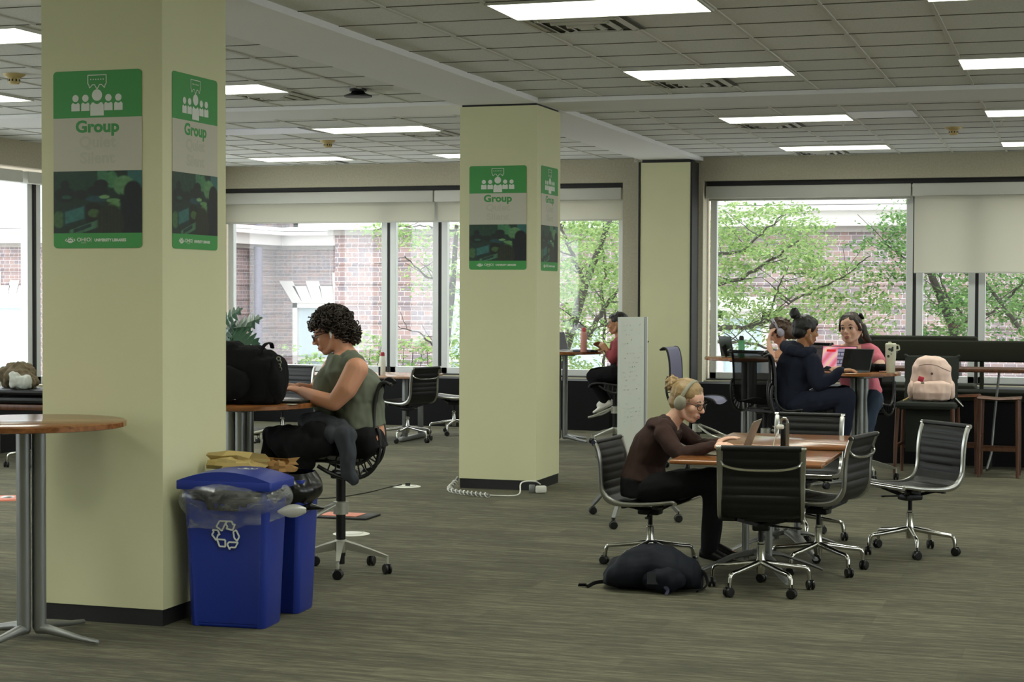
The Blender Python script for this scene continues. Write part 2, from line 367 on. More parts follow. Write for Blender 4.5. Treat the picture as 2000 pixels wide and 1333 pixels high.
# ================================================================ THE SHELL
CZ = 3.37
MB().box((-1.0, 9.2, -.05), (20.8, 25.6, .1)).build('floor', 'carpet', smooth=0, kind='structure')
ce = MB().box((-1.0, 9.2, CZ+.05), (20.8, 25.6, .1)).build('ceiling', 'tile', smooth=0, kind='structure')
BX = [(-11.9, -11.2+.0), (-5.13, -4.42), (1.37, 2.08)]; BY = [(1.5, 2.2), (8.0, 8.72), (14.5, 15.3)]
g = MB(); j = MB()
for bx0 in (-11.0, -4.42):       # main tees run away from the camera, cross joints across
    x = -4.42-.61*.4 if bx0 == -11.0 else -4.42
xs = [-3.26+.61*k for k in range(-1, 8)]+[-9.87+.61*k for k in range(-1, 8)]+[3.24+.61*k for k in range(-1, 9)]
ys = []
for x in xs: g.box((x, 9.2, CZ-.004), (.024, 25, .008))
for b0, b1 in ((-3.4, 1.5), (2.2, 8.0), (8.72, 14.5), (15.3, 21.5)):
    off = {2.2: 3.1, 8.72: 9.01, 15.3: 15.84}.get(b0, -3.0)
    while off < b1:
        for x0, x1 in ((-11.2, -5.13), (-4.42, 1.37), (2.08, 9.3)): j.box(((x0+x1)/2, off, CZ-.001), (x1-x0, .008, .006))
        off += .61
g.build('ceiling_grid', 'tee', parent=ce, smooth=0); j.build('tile_joints', 'joint', parent=ce, smooth=0)
tn = 1
def trim(mb, m, sm=0):
    global tn
    o = mb.build('trim_%d' % tn, m, smooth=sm, kind='structure'); tn += 1; return o
for a, b in BX[1:]: trim(MB().box(((a+b)/2, 9, CZ-.02), (b-a, 25, .045)), 'drywall')
for a, b in BY: trim(MB().box((-1.0, (a+b)/2, CZ-.02), (20.5, b-a, .04)), 'drywall')
# outer walls: the back wall has two runs of windows, the left wall one
YW = 21.5; YO = 21.95; WT = 3.08; SL = .62
def wallbox(n, boxes, m='concrete'):
    w = MB()
    for x0, x1, y0, y1, z0, z1 in boxes: w.box(((x0+x1)/2, (y0+y1)/2, (z0+z1)/2), (x1-x0, y1-y0, z1-z0))
    return w.build(n, m, smooth=0, kind='structure')
wallbox('wall_back', [(-11.4, 9.5, YW, YO, WT, 3.4), (-11.4, 9.5, YW+.1, YO, 0, SL), (-11.4, -11.1, YW, YO, SL, WT), (-5.44, -4.42, YW, YO, 0, WT), (1.7, 2.6, YW, YO, 0, WT), (5.2, 9.5, YW, YO, SL, WT)])
wallbox('wall_left', [(-11.65, -11.2, -3.6, YO, WT, 3.4), (-11.65, -11.2, -3.6, YO, 0, SL), (-11.65, -11.2, -3.6, 2, SL, WT), (-11.65, -11.2, 8, 8.8, SL, WT), (-11.65, -11.2, 14.5, 15.2, SL, WT), (-11.65, -11.2, 20.9, YO, SL, WT)])
wallbox('wall_right', [(9.3, 9.5, -3.6, YO, 0, SL), (9.3, 9.5, -3.6, YO, WT, 3.4), (9.3, 9.5, -3.6, 1, SL, WT), (9.3, 9.5, 7.6, 8.9, SL, WT), (9.3, 9.5, 14.1, 15.4, SL, WT), (9.3, 9.5, 21, YO, SL, WT)], 'concrete')  # openings added in this unseen wall to let daylight onto right-facing sides
wallbox('wall_front', [(-11.5, 9.5, -3.6, -3.4, 0, 3.4)], 'cream')
# low dark enclosure under the windows
trim(MB().box((-8.3, 21.25, .305), (5.66, .5, .61)), 'darkpanel'); trim(MB().box((-1.35, 21.25, .305), (6.1, .5, .61)), 'darkpanel')
trim(MB().box((-10.95, 17.9, .305), (.48, 6.0, .61)), 'darkpanel')
# columns
def column(x0, x1, y0, y1, zt, m='cream'):
    trim(MB().box(((x0+x1)/2, (y0+y1)/2, (zt+.085)/2), (x1-x0, y1-y0, zt-.085)), m)
    trim(MB().box(((x0+x1)/2, (y0+y1)/2, .0425), (x1-x0-.012, y1-y0-.012, .085)), 'black')
    trim(MB().box(((x0+x1)/2, (y0+y1)/2, (zt+3.345)/2), (x1-x0-.03, y1-y0-.03, 3.345-zt)), 'black')
column(-5.125, -4.425, 8.0, 8.7, 3.31); column(-5.125, -4.425, 14.5, 15.21, 3.31)
column(-5.12, -4.5, 21.12, 21.49, 3.29)
trim(MB().box((-5.135, 21.3, 1.65), (.02, .38, 3.3)).box((-4.485, 21.3, 1.65), (.02, .38, 3.3)), 'black')
# windows
wn = 1
def window(p0, p1, z0, z1, y=21.82, axis='x', fr=.055):
    global wn
    g = MB(); a, b = p0, p1
    def bx(u0, u1, w0, w1, dpt=.09, off=0):
        if axis == 'x': g.box(((u0+u1)/2, y+off, (w0+w1)/2), (u1-u0, dpt, w1-w0), bev=.004)
        else: g.box((y-off, (u0+u1)/2, (w0+w1)/2), (dpt, u1-u0, w1-w0), bev=.004)
    bx(a, a+fr, z0, z1); bx(b-fr, b, z0, z1); bx(a, b, z0, z0+fr); bx(a, b, z1-fr, z1)
    fo = g.build('window_%d' % wn, 'alu', smooth=0, kind='structure'); wn += 1
    p = MB()
    if axis == 'x': p.box(((a+b)/2, y+.01, (z0+z1)/2), (b-a-fr, .008, z1-z0-fr))
    else: p.box((y-.01, (a+b)/2, (z0+z1)/2), (.008, b-a-fr, z1-z0-fr))
    p.build('pane', 'glass', parent=fo, smooth=0); return fo
ds = MB()
for a, b in ((-11.04, -8.712), (-8.672, -7.992), (-7.948, -5.48), (-4.38, -1.907), (-1.867, -1.177), (-1.137, 1.6), (2.7, 5.1)): window(a, b, .635, 3.0, fr=.08)
for x in (-8.692, -7.97, -1.887, -1.157): ds.box((x, 21.83, 1.82), (.045, .1, 2.37))
ds.box((-8.27, 21.75, 3.05), (5.66, .3, .06)).box((-1.4, 21.75, 3.05), (6, .3, .06)).box((-8.27, 21.8, .628), (5.66, .3, .014)).box((-1.4, 21.8, .628), (6, .3, .014))
trim(ds, 'black')
for a, b in ((15.24, 17.4), (17.48, 20.86), (8.9, 14.4), (2.1, 7.9)): window(a, b, .635, 3.0, y=-11.32, axis='y', fr=.09)
for a, b in ((1.05, 7.55), (8.95, 14.05), (15.45, 20.95)): window(a, b, .635, 3.0, y=9.4, axis='y', fr=.09)  # unseen right-wall windows, added to brighten the columns' right faces
trim(MB().box((-11.3, 17.44, 1.8), (.08, .04, 2.4)), 'black')
# roller blinds
def blind(x0, x1, zb, label, axis='x'):
    r = empty('roller_blind', ((x0+x1)/2, 21.62, 2.87), label=label, cat='window blind', group='roller blinds over the windows')
    w = x1-x0
    MB().box((0, 0, .075), (w-.006, .14, .15), bev=.012).build('cassette', 'valance', r)
    MB().sheet([[(-w/2+.02, .03, z), (w/2-.02, .03, z)] for z in (0, zb-2.87)], .002).build('shade_cloth', 'shade', r, smooth=0)
    MB().box((0, .03, zb-2.87), (w-.04, .018, .02), bev=.004).build('bottom_bar', 'valance', r)
    return r
blind(-11.05, -7.985, 2.62, 'shallow cream roller blind over the wide far-left window run')
blind(-7.975, -5.47, 2.62, 'shallow cream roller blind partly hidden behind the middle column')
blind(-4.4, -1.915, 2.85, 'fully rolled-up blind cassette above the bare window with the tree')
blind(-1.905, 1.6, 1.96, 'roller blind pulled down a third of the way at the right edge')
r = empty('roller_blind', (-11.14, 17.0, 2.9), label='rolled-up blind cassette above the window left of the near column', cat='window blind')
MB().box((0, 1.95, .06), (.1, 3.8, .13), bev=.01).box((0, -.9, .06), (.1, 1.7, .13), bev=.01).build('cassette', 'valance', r)

# ---------------------------------------------------------------- ceiling fittings
def light():
    r = empty('ceiling_light', (0, 0, CZ))
    f = MB()
    for s in (-1, 1): f.box((0, s*.296, -.008), (1.21, .016, .02)).box((s*.6, 0, -.008), (.016, .6, .02))
    f.build('frame', 'tee', r, smooth=0); MB().box((0, 0, -.006), (1.185, .578, .008)).build('diffuser', 'tube', r, smooth=0); return r
L0 = light(); first = [1]
LX = {-9.26: 'left bay far column', -6.82: 'left bay', -2.65: 'middle bay', -.23: 'right bay', 3.85: '', }
def where(x, y):
    names = {(-2.65, 9.92): 'long white ceiling light panel nearest the camera, at the top centre', (-2.65, 13.09): 'white ceiling light panel above the right group, second row back in the middle bay',
             (-2.65, 16.75): 'white ceiling light panel just beyond the cross beam, right of the middle column', (-2.65, 20.25): 'farthest middle white ceiling light panel, above the bare right window',
             (-.23, 13.09): 'white ceiling light panel at the right edge, before the cross beam', (-.23, 16.75): 'yellowish ceiling light panel at the right edge, just past the cross beam',
             (-.23, 20.25): 'small white ceiling light panel at the right edge nearest the window wall', (-.23, 9.92): 'ceiling light panel cut by the top right corner of the photo',
             (-6.82, 13.09): 'bright ceiling light panel directly right of the near column top', (-6.82, 16.75): 'ceiling light panel between the two columns, beyond the cross beam',
             (-6.82, 20.25): 'ceiling light panel half hidden by the middle column', (-9.26, 20.25): 'low far ceiling light panel just right of the near column',
             (-6.82, 9.92): 'ceiling light panel left of the near column, upper one', (-9.26, 13.09): 'ceiling light panel at the left edge, lower one',}
    for k, v in names.items():
        if abs(k[0]-x) < .1 and abs(k[1]-y) < .1: return v
    return 'fluorescent ceiling light panel outside the picture, %s %s' % ({-9.26: 'leftmost column of lights', -6.82: 'second column of lights', -2.65: 'third column of lights', -.23: 'fourth column of lights', 3.85: 'fifth column of lights', 6.3: 'added rightmost column of lights'}[x], {-.2: 'rear end', 3.4: 'second from the rear', 6.57: 'third from the rear', 9.92: 'fourth from the rear', 13.09: 'fifth from the rear', 16.75: 'sixth from the rear', 20.25: 'nearest the window wall'}[y])
used = False
for x in (-9.26, -6.82, -2.65, -.23, 3.85, 6.3):  # outermost right lights are added to brighten right-facing column sides
    for y in (-.2, 3.4, 6.57, 9.92, 13.09, 16.75, 20.25):
        if x == -6.82 and y == 9.92: xx = -6.95
        else: xx = x
        if not used: L0.location = (xx, y, CZ-.001); o = L0; used = True
        else: o = copy_tree(L0, (xx, y, CZ-.001))
        tag(o, label=where(x, y), cat='ceiling light', group='fluorescent ceiling light panels')
def vent():
    r = empty('air_vent', (0, 0, 0))
    MB().box((0, 0, -.002), (.6, .6, .006)).build('backing', 'joint', r, smooth=0)
    for k, w in enumerate((.5, .34, .18)):
        f = MB(); z = -.012-.008*k
        for s in (-1, 1): f.box((0, s*w/2, z), (w+.03, .03, .006), rot=s*.5, axis='X').box((s*w/2, 0, z), (.03, w+.03, .006), rot=-s*.5, axis='Y')
        f.build('louvre_ring', 'tee', r, smooth=0)
    MB().box((0, 0, -.03), (.1, .1, .004)).build('centre_plate', 'tee', r, smooth=0); return r
v0 = vent()
vl = [(-2.9, 10.54, 'square air vent touching the nearest top centre light'), (-2.9, 13.71, 'square air vent behind the second middle light, with a pale scrap on it'), (-2.9, 17.37, 'square air vent beside the light just past the cross beam on the right'),
      (-2.9, 20.87, 'farthest right square air vent by the window wall'), (-6.5, 13.71, 'square air vent with bright rings right of the near column'), (-6.5, 17.37, 'square air vent left of the middle column'), (-9.3, 20.87, 'low far air vent above the left windows')]
for i, (x, y, l) in enumerate(vl):
    if i == 0: v0.location = (x, y, CZ-.004); o = v0
    else: o = copy_tree(v0, (x, y, CZ-.004))
    tag(o, label=l, cat='air vent', group='ceiling air vents')
for x, y, l in ((-8.15, 16.72, 'plain pale lavender ceiling panel left of the light between the columns'), (-1.75, 16.65, 'plain pale ceiling panel right of the light past the cross beam')):
    MB().box((x, y, CZ-.006), (1.2 if x < -4 else .6, .58, .008)).build('ceiling_panel', mat('pale_panel', (222, 224, 236), .3), org=(x, y, CZ-.006), smooth=0, label=l, cat='ceiling panel')
tan = mat('aged_plastic', (186, 166, 110), .5)
def detector(p, l):
    r = empty('smoke_detector', p, label=l, cat='smoke detector', group='tan smoke detectors on the ceiling')
    MB().lathe([(.0, 0), (.085, 0), (.082, -.012), (.05, -.03), (.045, -.032)]).build('base', tan, r)
    MB().lathe([(.045, -.03), (.046, -.06), (.036, -.078), (0, -.08)]).build('sensor', tan, r)
    s = MB()
    for k in range(10): a = k*.628; s.box((.0455*math.cos(a), .0455*math.sin(a), -.05), (.004, .012, .016), rot=a)
    s.build('vent_slots', 'black', r); return r
detector((-7.91, 18.0, CZ), 'tan smoke detector on the ceiling between the two columns')
detector((-1.21, 18.2, CZ), 'tan smoke detector on the ceiling at the right')
detector((-7.8, 11.8, CZ), 'tan smoke detector left of the near column')
r = empty('ceiling_camera', (-5.64, 13.45, CZ), label='flat black ceiling device before the cross beam between the columns', cat='ceiling device')
MB().lathe([(0, 0), (.07, 0), (.07, -.02), (0, -.02)]).build('mount', 'blackm', r)
MB().lathe([(.05, -.02), (.06, -.035), (.115, -.055), (.115, -.066), (0, -.07)]).build('body', 'blackm', r)
for x, y, l in ((-2.2, 17.4, 'small white sprinkler head by the light right of the middle column'), (-.72, 17.5, 'small white sprinkler head under the yellowish right edge light'), (-5.2, 21.2, 'tiny sprinkler head at the left of the wall column top')):
    s = MB().lathe([(0, 0), (.03, 0), (.03, -.006), (.01, -.012), (.01, -.04), (0, -.04)], c=(x, y, CZ)).tube([(x-.014, y, CZ-.03), (x-.016, y, CZ-.05), (x, y, CZ-.06), (x+.016, y, CZ-.05), (x+.014, y, CZ-.03)], .004, 6).lathe([(0, 0), (.02, 0), (.02, -.003), (0, -.004)], c=(x, y, CZ-.06))
    s.build('sprinkler_head', 'white', org=(x, y, CZ), label=l, cat='sprinkler', group='sprinkler heads')

# ---------------------------------------------------------------- wayfinding signs on the columns
def rrect(w, h, r, tl=1, bl=1, n=6):
    p = []
    for cx, cz, a0, k in ((w/2, h/2, 0, tl), (-w/2, h/2, 90, tl), (-w/2, -h/2, 180, bl), (w/2, -h/2, 270, bl)):
        rr = r*k; sx = 1 if cx > 0 else -1; sz = 1 if cz > 0 else -1
        if not rr: p.append((cx, cz)); continue
        for i in range(n+1): a = math.radians(a0+90*i/n); p.append((cx-sx*rr+rr*math.cos(a), cz-sz*rr+rr*math.sin(a)))
    return p
def picture_mesh(w, h):
    # the printed photograph: green-tinted students round laptops, as flat coloured facets
    nx, ny = 100, 84
    def sm(d): t = min(1, max(0, (1.12-d)/.24)); return t*t*(3-2*t)
    def colour(u, v):
        c = [20, 44, 34]
        def put_(k, t):
            for i in range(3): c[i] += (k[i]-c[i])*t
        def e(cu, cv, ru, rv, k): put_(k, sm(math.hypot((u-cu)/ru, (v-cv)/rv)))
        def q(cu, cv, hu, hv, sl, k): put_(k, sm(max(abs(u-cu)/hu, abs(v-cv-(u-cu)*sl)/hv)))
        q(.28, .84, .32, .16, 0, (24, 58, 42)); q(.56, .93, .06, .09, 0, (60, 110, 78)); q(.93, .86, .09, .14, 0, (44, 96, 92)); e(.66, .86, .07, .14, (66, 120, 78)); e(.80, .76, .12, .16, (88, 132, 88))
        e(.54, .78, .08, .08, (14, 26, 22)); e(.5, .68, .12, .08, (16, 30, 26)); e(.13, .78, .05, .08, (12, 26, 22)); e(.13, .62, .12, .12, (13, 28, 24)); e(.15, .58, .06, .03, (34, 76, 62)); e(.31, .62, .08, .08, (16, 30, 24))
        e(.5, .55, .13, .05, (26, 66, 72)); e(.68, .52, .08, .035, (96, 140, 86)); e(.72, .45, .1, .045, (92, 136, 84)); e(.58, .58, .06, .03, (110, 150, 96)); e(.8, .38, .14, .05, (60, 104, 62))
        e(.9, .66, .1, .17, (10, 18, 18)); q(.93, .2, .17, .34, -.5, (9, 18, 24)); e(.45, .33, .12, .16, (20, 24, 16)); e(.46, .32, .07, .07, (62, 92, 48)); e(.64, .16, .16, .3, (36, 42, 24) if int(u*50) % 2 else (28, 36, 21))
        e(.06, .22, .07, .14, (60, 96, 56)); q(.24, .29, .13, .13, .4, (20, 48, 46)); q(.24, .29, .11, .1, .4, (46, 102, 96)); q(.34, .07, .16, .06, .5, (64, 108, 78)); q(.33, .08, .1, .03, .5, (22, 48, 44)); return c
    vs = []; cs = []; fs = []
    for j in range(ny+1):
        for i in range(nx+1):
            vs.append(((i/nx-.5)*w, 0, (j/ny-.5)*h)); k = 1+.3*mn.noise(Vector((i*.22, j*.22, 2)))
            cs.append(tuple(min(1, v*k) for v in lin(colour(i/nx, j/ny))[:3])+(1,))
    for j in range(ny):
        for i in range(nx): a = j*(nx+1)+i; fs.append((a, a+1, a+nx+2, a+nx+1))
    me = bpy.data.meshes.new('printed_photo'); me.from_pydata(vs, [], fs)
    at_ = me.color_attributes.new('Col', 'FLOAT_COLOR', 'POINT')
    at_.data.foreach_set('color', [v for c in cs for v in c])
    m, nt, b, L = nodes('printed_photo'); a = N(nt, 'VertexColor', layer_name='Col'); L(a.outputs[0], b.inputs['Base Color']); b.inputs['Roughness'].default_value = .5
    me.materials.append(m); return me
SW, SH = .50, 1.0
def sign():
    # faces -Y, origin at its centre on the column face
    r = empty('wayfinding_sign')
    w, h = SW, SH; hz = lambda f: h/2-f*h     # f = fraction from the top
    def panel(f0, f1, m, name, tl=0, bl=0, y=-.002):
        hh = (f1-f0)*h; return MB().prism([(a, b+hz((f0+f1)/2)) for a, b in rrect(w, hh, .022, tl, bl)], y, 0).build(name, m, r, smooth=0)
    hd = panel(0, .265, 'green', 'header_panel', tl=1); panel(.265, .565, 'paper', 'text_panel')
    ft = panel(.915, 1, 'green', 'footer_panel', bl=1)
    po = bpy.data.objects.new('printed_photo', picture_mesh(w, .35*h)); COL.objects.link(po); po.parent = r; po.location = (0, -.0021, hz(.74))
    panel(.565, .915, 'black', 'photo_backing', y=-.0015)
    ic = MB()
    def disc(cx, cz, rad, sq=1, y=-.0032): ic.prism([(cx+rad*math.cos(a*.314), cz+rad*sq*math.sin(a*.314)) for a in range(20)], y, -.0021)
    def person_(cx, cz, s):
        disc(cx, cz+.028*s, .0175*s, 1.12)
        a = [(-.023, -.042), (.023, -.042), (.023, -.006), (.017, .003), (.012, .004), (.0085, -.0), (0, -.003), (-.0085, 0), (-.012, .004), (-.017, .003), (-.023, -.006)]
        ic.prism([(cx+x*s, cz+z*s) for x, z in a], -.0032, -.0021)
    zc = hz(.185)
    for cx, s in ((-.122, 1.02), (-.066, 1.02), (.064, 1.02), (.12, 1.02)): person_(cx, zc+.002, s)
    person_(0, zc, 1.65)
    o = [(-.052, .036), (.052, .036), (.052, -.012), (.046, -.02), (.042, -.036), (.026, -.018), (.014, -.018), (0, -.044), (-.014, -.018), (-.026, -.018), (-.042, -.036), (-.046, -.02), (-.052, -.012)]
    bz = hz(.062); m_ = len(o)
    for i in range(m_):
        (x0, z0), (x1, z1) = o[i], o[(i+1) % m_]; ic.bar((x0, -.0027, z0+bz), (x1, -.0027, z1+bz), .001, .0042)
    for k in range(6): disc(-.035+.014*k, bz+.012, .0032)
    ic.build('group_icon', 'whiteink', hd, smooth=0)
    text('Group', .092, 'green', r, (0, -.0022, hz(.345)), (R90, 0, 0), bold=.0035, name='lettering')
    text('Quiet', .088, 'faint', r, (0, -.0021, hz(.43)), (R90, 0, 0), bold=.003)
    text('Silent', .088, 'faint', r, (0, -.0021, hz(.52)), (R90, 0, 0), bold=.003)
    text('OHIO', .03, 'whiteink', r, (-.078, -.0024, hz(.962)), (R90, 0, 0), bold=.0004)
    text('UNIVERSITY', .006, 'whiteink', r, (-.078, -.0024, hz(.972)), (R90, 0, 0))
    text('UNIVERSITY LIBRARIES', .0215, 'whiteink', r, (.072, -.0024, hz(.962)), (R90, 0, 0), bold=.0008, sx=.83)
    cr = MB(); ic = cr; z1 = hz(.955)
    cr.bar((-.036, -.0024, z1-.012), (-.036, -.0024, z1+.016), .001, .0012)
    for sx in (-1, 1): cr.tube([(-.155+sx*.02, -.0024, z1+.008), (-.155+sx*.027, -.0024, z1-.002), (-.155+sx*.016, -.0024, z1-.008)], .003, 5)
    cr.prism([(-.155+.017*math.cos(a*.393), z1-.003+.013*math.sin(a*.393)) for a in range(16)], -.0028, -.002)
    for k in range(3): cr.bar((-.165+.01*k, -.0024, z1+.01), (-.165+.01*k, -.0024, z1+.016), .001, .004)
    cr.build('crest', 'whiteink', ft, smooth=0)
    MB().prism([(-.165, z1-.003), (-.145, z1-.003), (-.145, z1+.001), (-.165, z1+.001)], -.003, -.0027).build('crest_band', 'green', ft, smooth=0)
    return r
s1 = sign(); grp = 'green Group study signs on the columns'
def setsign(o, p, rz, sc, l): o.location = p; o.rotation_euler = (0, 0, rz); o.scale = sc; tag(o, label=l, cat='sign', group=grp)
a, b = at(104.5, 141, 8.0), at(278, 484.5, 8.0); SX = (b.x-a.x)/SW; SZ = (a.z-b.z)/SH
setsign(s1, ((a.x+b.x)/2, 7.999, (a.z+b.z)/2), 0, (SX, 1, SZ), 'large green and white Group sign on the front face of the near column')
a, b = atx(335.5, 140, -4.425), atx(424, 488, -4.425)
setsign(copy_tree(s1), (-4.424, (a.y+b.y)/2, (s1.location.z)), R90, ((b.y-a.y)/SW, 1, SZ), 'green and white Group sign on the right side face of the near column')
a, b = at(917, 325, 14.5), at(1028, 527, 14.5)
setsign(copy_tree(s1), ((a.x+b.x)/2, 14.499, (a.z+b.z)/2), 0, ((b.x-a.x)/SW, 1, (a.z-b.z)/SH), 'smaller-looking green Group sign on the front face of the middle column'); z2 = (a.z+b.z)/2
a, b = atx(1057, 330, -4.425), atx(1088.5, 530, -4.425)
setsign(copy_tree(s1), (-4.424, (a.y+b.y)/2, z2), R90, ((b.y-a.y)/SW, 1, SZ), 'narrow-looking faded Group sign on the right side face of the middle column')
# ================================================================ OUTSIDE
MB().box((0, 60, -4.6), (160, 120, .2)).build('courtyard_bounce_ground', mat('pale_bounce_ground', (222, 220, 218), .95, var=.05, vscale=1), smooth=0, kind='structure')  # unseen ground, made pale to bounce daylight up to the ceiling
def ledged(mb, x0, x1, yf, z0, z1, openings, face='y', xf=0):
    # brick wall in courses: every fourth course sets back a little, with openings left free
    z = z1
    while z > z0:
        zb = max(z0, z-.4)
        cuts = sorted([(a, b) for a, b, c, d in openings if c < z-.01 and d > zb+.01]); x = x0
        for a, b in cuts+[(x1, x1)]:
            if a > x+.01:
                if face == 'y':
                    mb.box(((x+a)/2, yf+.25, (z+zb)/2), (a-x, .5, z-zb)); mb.box(((x+a)/2, yf-.012, z-.16), (a-x, .03, .32))
                else:
                    mb.box((xf-.25, (x+a)/2, (z+zb)/2), (.5, a-x, z-zb)); mb.box((xf+.012, (x+a)/2, z-.16), (.03, a-x, .32))
            if b > a and (face == 'y'):
                for a_, b_, c_, d_ in openings:
                    if a_ == a and d_ < z-.01: mb.box(((a+b)/2, yf+.25, (z+max(d_, zb))/2), (b-a, .5, z-max(d_, zb)))
            x = max(x, b)
        z -= .4
    return mb
ZS = 2.97
def cornice(root, x0, x1, yf):
    MB().box(((x0+x1)/2, yf-.12, 3.12), (x1-x0, .6, .3)).build('cornice_band', 'stone', root, smooth=0)
    MB().box(((x0+x1)/2, yf-.24, 3.3), (x1-x0, .8, .1)).box(((x0+x1)/2, yf-.18, 3.42), (x1-x0, .66, .1)).build('cornice_cap', 'stone', root, smooth=0)
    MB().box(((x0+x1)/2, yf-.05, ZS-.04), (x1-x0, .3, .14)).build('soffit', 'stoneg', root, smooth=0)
skyglass = mat('sky_reflection_tint', (176, 190, 196), .3, spec=.4)  # pale base colour stands in for sky reflected in the panes
def win(root, x0, x1, z0, z1, yf, key=True, bar=True):
    f = MB()
    for a, b, c, d in ((x0, x0+.14, z0, z1), (x1-.14, x1, z0, z1), (x0, x1, z1-.14, z1), (x0, x1, z0, z0+.16)): f.box(((a+b)/2, yf+.06, (c+d)/2), (b-a, .16, d-c))
    if bar: f.box(((x0+x1)/2, yf+.08, z0+(z1-z0)*.55), (x1-x0, .1, .1))
    fo = f.build('window', 'stone', root, smooth=0)
    MB().box(((x0+x1)/2, yf+.13, (z0+z1)/2), (x1-x0-.2, .04, z1-z0-.2)).build('pane', skyglass, fo, smooth=0)
    MB().box(((x0+x1)/2, yf-.06, z0-.08), (x1-x0+.3, .35, .16)).build('window_sill', 'stone', root, smooth=0)
    if key:
        k = MB(); w = x1-x0; n = 9
        for i in range(n):
            u0, u1 = i/n-.5, (i+1)/n-.5; hh = .62 if i % 2 == 0 else .48
            if i == n//2: hh = .86
            k.prism([(x0+w/2+u0*w, z1), (x0+w/2+u1*w, z1), (x0+w/2+u1*w*1.28, z1+hh), (x0+w/2+u0*w*1.28, z1+hh)], yf-.05, yf+.1)
        k.build('lintel', 'stone', root, smooth=0)
# front wing, right of the recess
fx = at(655, 500, 34).x; w1 = at(868, 560, 34).x; w2 = at(985, 560, 34).x; zt = at(880, 552, 34).z
r = empty('brick_building', (0, 34, -4.5), label='brick building with pale stone cornice and white windows across the courtyard', cat='building')
R_ = Matrix.Translation
wA0, wA1 = at(1398, 650, 34).x, at(1502, 650, 34).x; zA = at(1450, 608, 34).z
wB0, wB1 = at(1100, 650, 34).x, at(1186, 650, 34).x
wU0, wU1 = at(1310, 400, 34).x, at(1548, 400, 34).x
ops = [(w1, w2, -2, zt), (wA0, wA1, -2, zA), (wB0, wB1, -2, at(1150, 625, 34).z), (8.6, 10.6, -2, .5)]
def L0_(mb, name, m): return mb.build(name, m, r, smooth=0)
def sub(o, root):      # keep children measured in the root's frame
    pass
off = Vector((0, 34, -4.5))
bw = ledged(MB(), fx, 14, 34, -4.5, ZS, ops); bw.v = [p-off for p in bw.v]; bw.build('wall', 'brick', r, smooth=0)
bu = ledged(MB(), fx, 14, 34.1, 3.42, 7.8, [(wU0, wU1, 3.45, 6.2), (at(520, 400, 34).x-9, fx, 3, 8)]); bu.v = [p-off for p in bu.v]; bu.build('upper_wall', 'brick', r, smooth=0)
bs = ledged(MB(), 34.5, 46, 0, -4.5, ZS, [], 'x', fx+.5); bs.v = [p-off for p in bs.v]; bs.build('return_wall', 'brick', r, smooth=0)
n0 = len(COL.objects)
pre = set(COL.objects)
cornice(r, fx-.1, 14, 34)
win(r, w1, w2, -1.6, zt, 34, key=False); win(r, wA0, wA1, -1.6, zA, 34, key=False); win(r, wB0, wB1, -1.6, at(1150, 625, 34).z, 34, key=False); win(r, 8.6, 10.6, -1.6, .5, 34)
win(r, wU0, wU1, 3.5, 6.2, 34.1, key=False, bar=False)
MB().box(((w1+w2)/2, 33.93, zt+.32), (w2-w1+.3, .14, .3)).box(((wA0+wA1)/2, 33.93, zA+.14), (wA1-wA0+.3, .14, .28)).build('lintel', 'stone', r, smooth=0)
def rebase(pre, root, off):
    for o in set(COL.objects)-pre:
        if o.parent is root: o.location = -off
rebase(pre, r, off)
# recessed wing, its side wall and the near left front
off = Vector((0, 34, -4.5)); pre = set(COL.objects)
sx = at(537, 550, 46).x; gw0 = at(572, 592, 46).x; gw1 = fx*46/34*0+(-18.4); gz = at(600, 592, 46).z
ledged(MB(), sx, -13.5, 46, -4.5, ZS, [(gw0, gw1, -2.2, gz)]).build('wall', 'brick', r, smooth=0)
ledged(MB(), sx, -13.5, 46.1, 3.45, 8, [(at(571, 440, 46).x, at(662, 440, 46).x, 3.45, 6.8)]).build('upper_wall', 'brick', r, smooth=0)
ledged(MB(), 42.4, 46.2, 0, -4.5, ZS, [], 'x', sx).build('side_wall', 'brick', r, smooth=0)
ledged(MB(), 42.4, 46.2, 0, 3.45, 8, [], 'x', sx).build('upper_side_wall', 'brick', r, smooth=0)
cornice(r, sx, -13.5, 46); win(r, gw0, gw1, -2.2, gz, 46); win(r, at(571, 440, 46).x, at(662, 440, 46).x, 3.5, 6.8, 46.1, key=False, bar=False)
MB().box((sx+.12, 44.2, 3.12), (.6, 4.4, .3)).build('cornice_band', 'stone', r, smooth=0); MB().box((sx+.24, 44.2, 3.3), (.8, 4.6, .1)).box((sx+.18, 44.2, 3.42), (.66, 4.5, .1)).build('cornice_cap', 'stone', r, smooth=0)
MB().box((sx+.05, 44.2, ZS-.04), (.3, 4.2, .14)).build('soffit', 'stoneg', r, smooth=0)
dp = mat('downpipe_metal', (112, 106, 122), .5)
py = 44.3; MB().cyl((sx+.3, py, -4.5), (sx+.3, py, 2.9), .12).cyl((sx+.3, py, 3.5), (sx+.3, py, 8), .12).box((sx+.3, py, 1.0), (.3, .3, .06)).box((sx+.3, py, -1.5), (.3, .3, .06)).build('downpipe', dp, r)
rebase(pre, r, off)
pre = set(COL.objects)
k0, k1 = at(6, 650, 42).x, at(58, 650, 42).x; kz = at(30, 592, 42).z
ledged(MB(), -42, sx+.0, 42, -4.5, ZS, [(k0-1.2, k1, -2.4, kz)]).build('wall', 'brick', r, smooth=0)
ledged(MB(), -42, sx, 42.1, 3.45, 8, [(at(-60, 420, 42).x, at(100, 420, 42).x, 3.5, 8)]).build('upper_wall', 'brick', r, smooth=0)
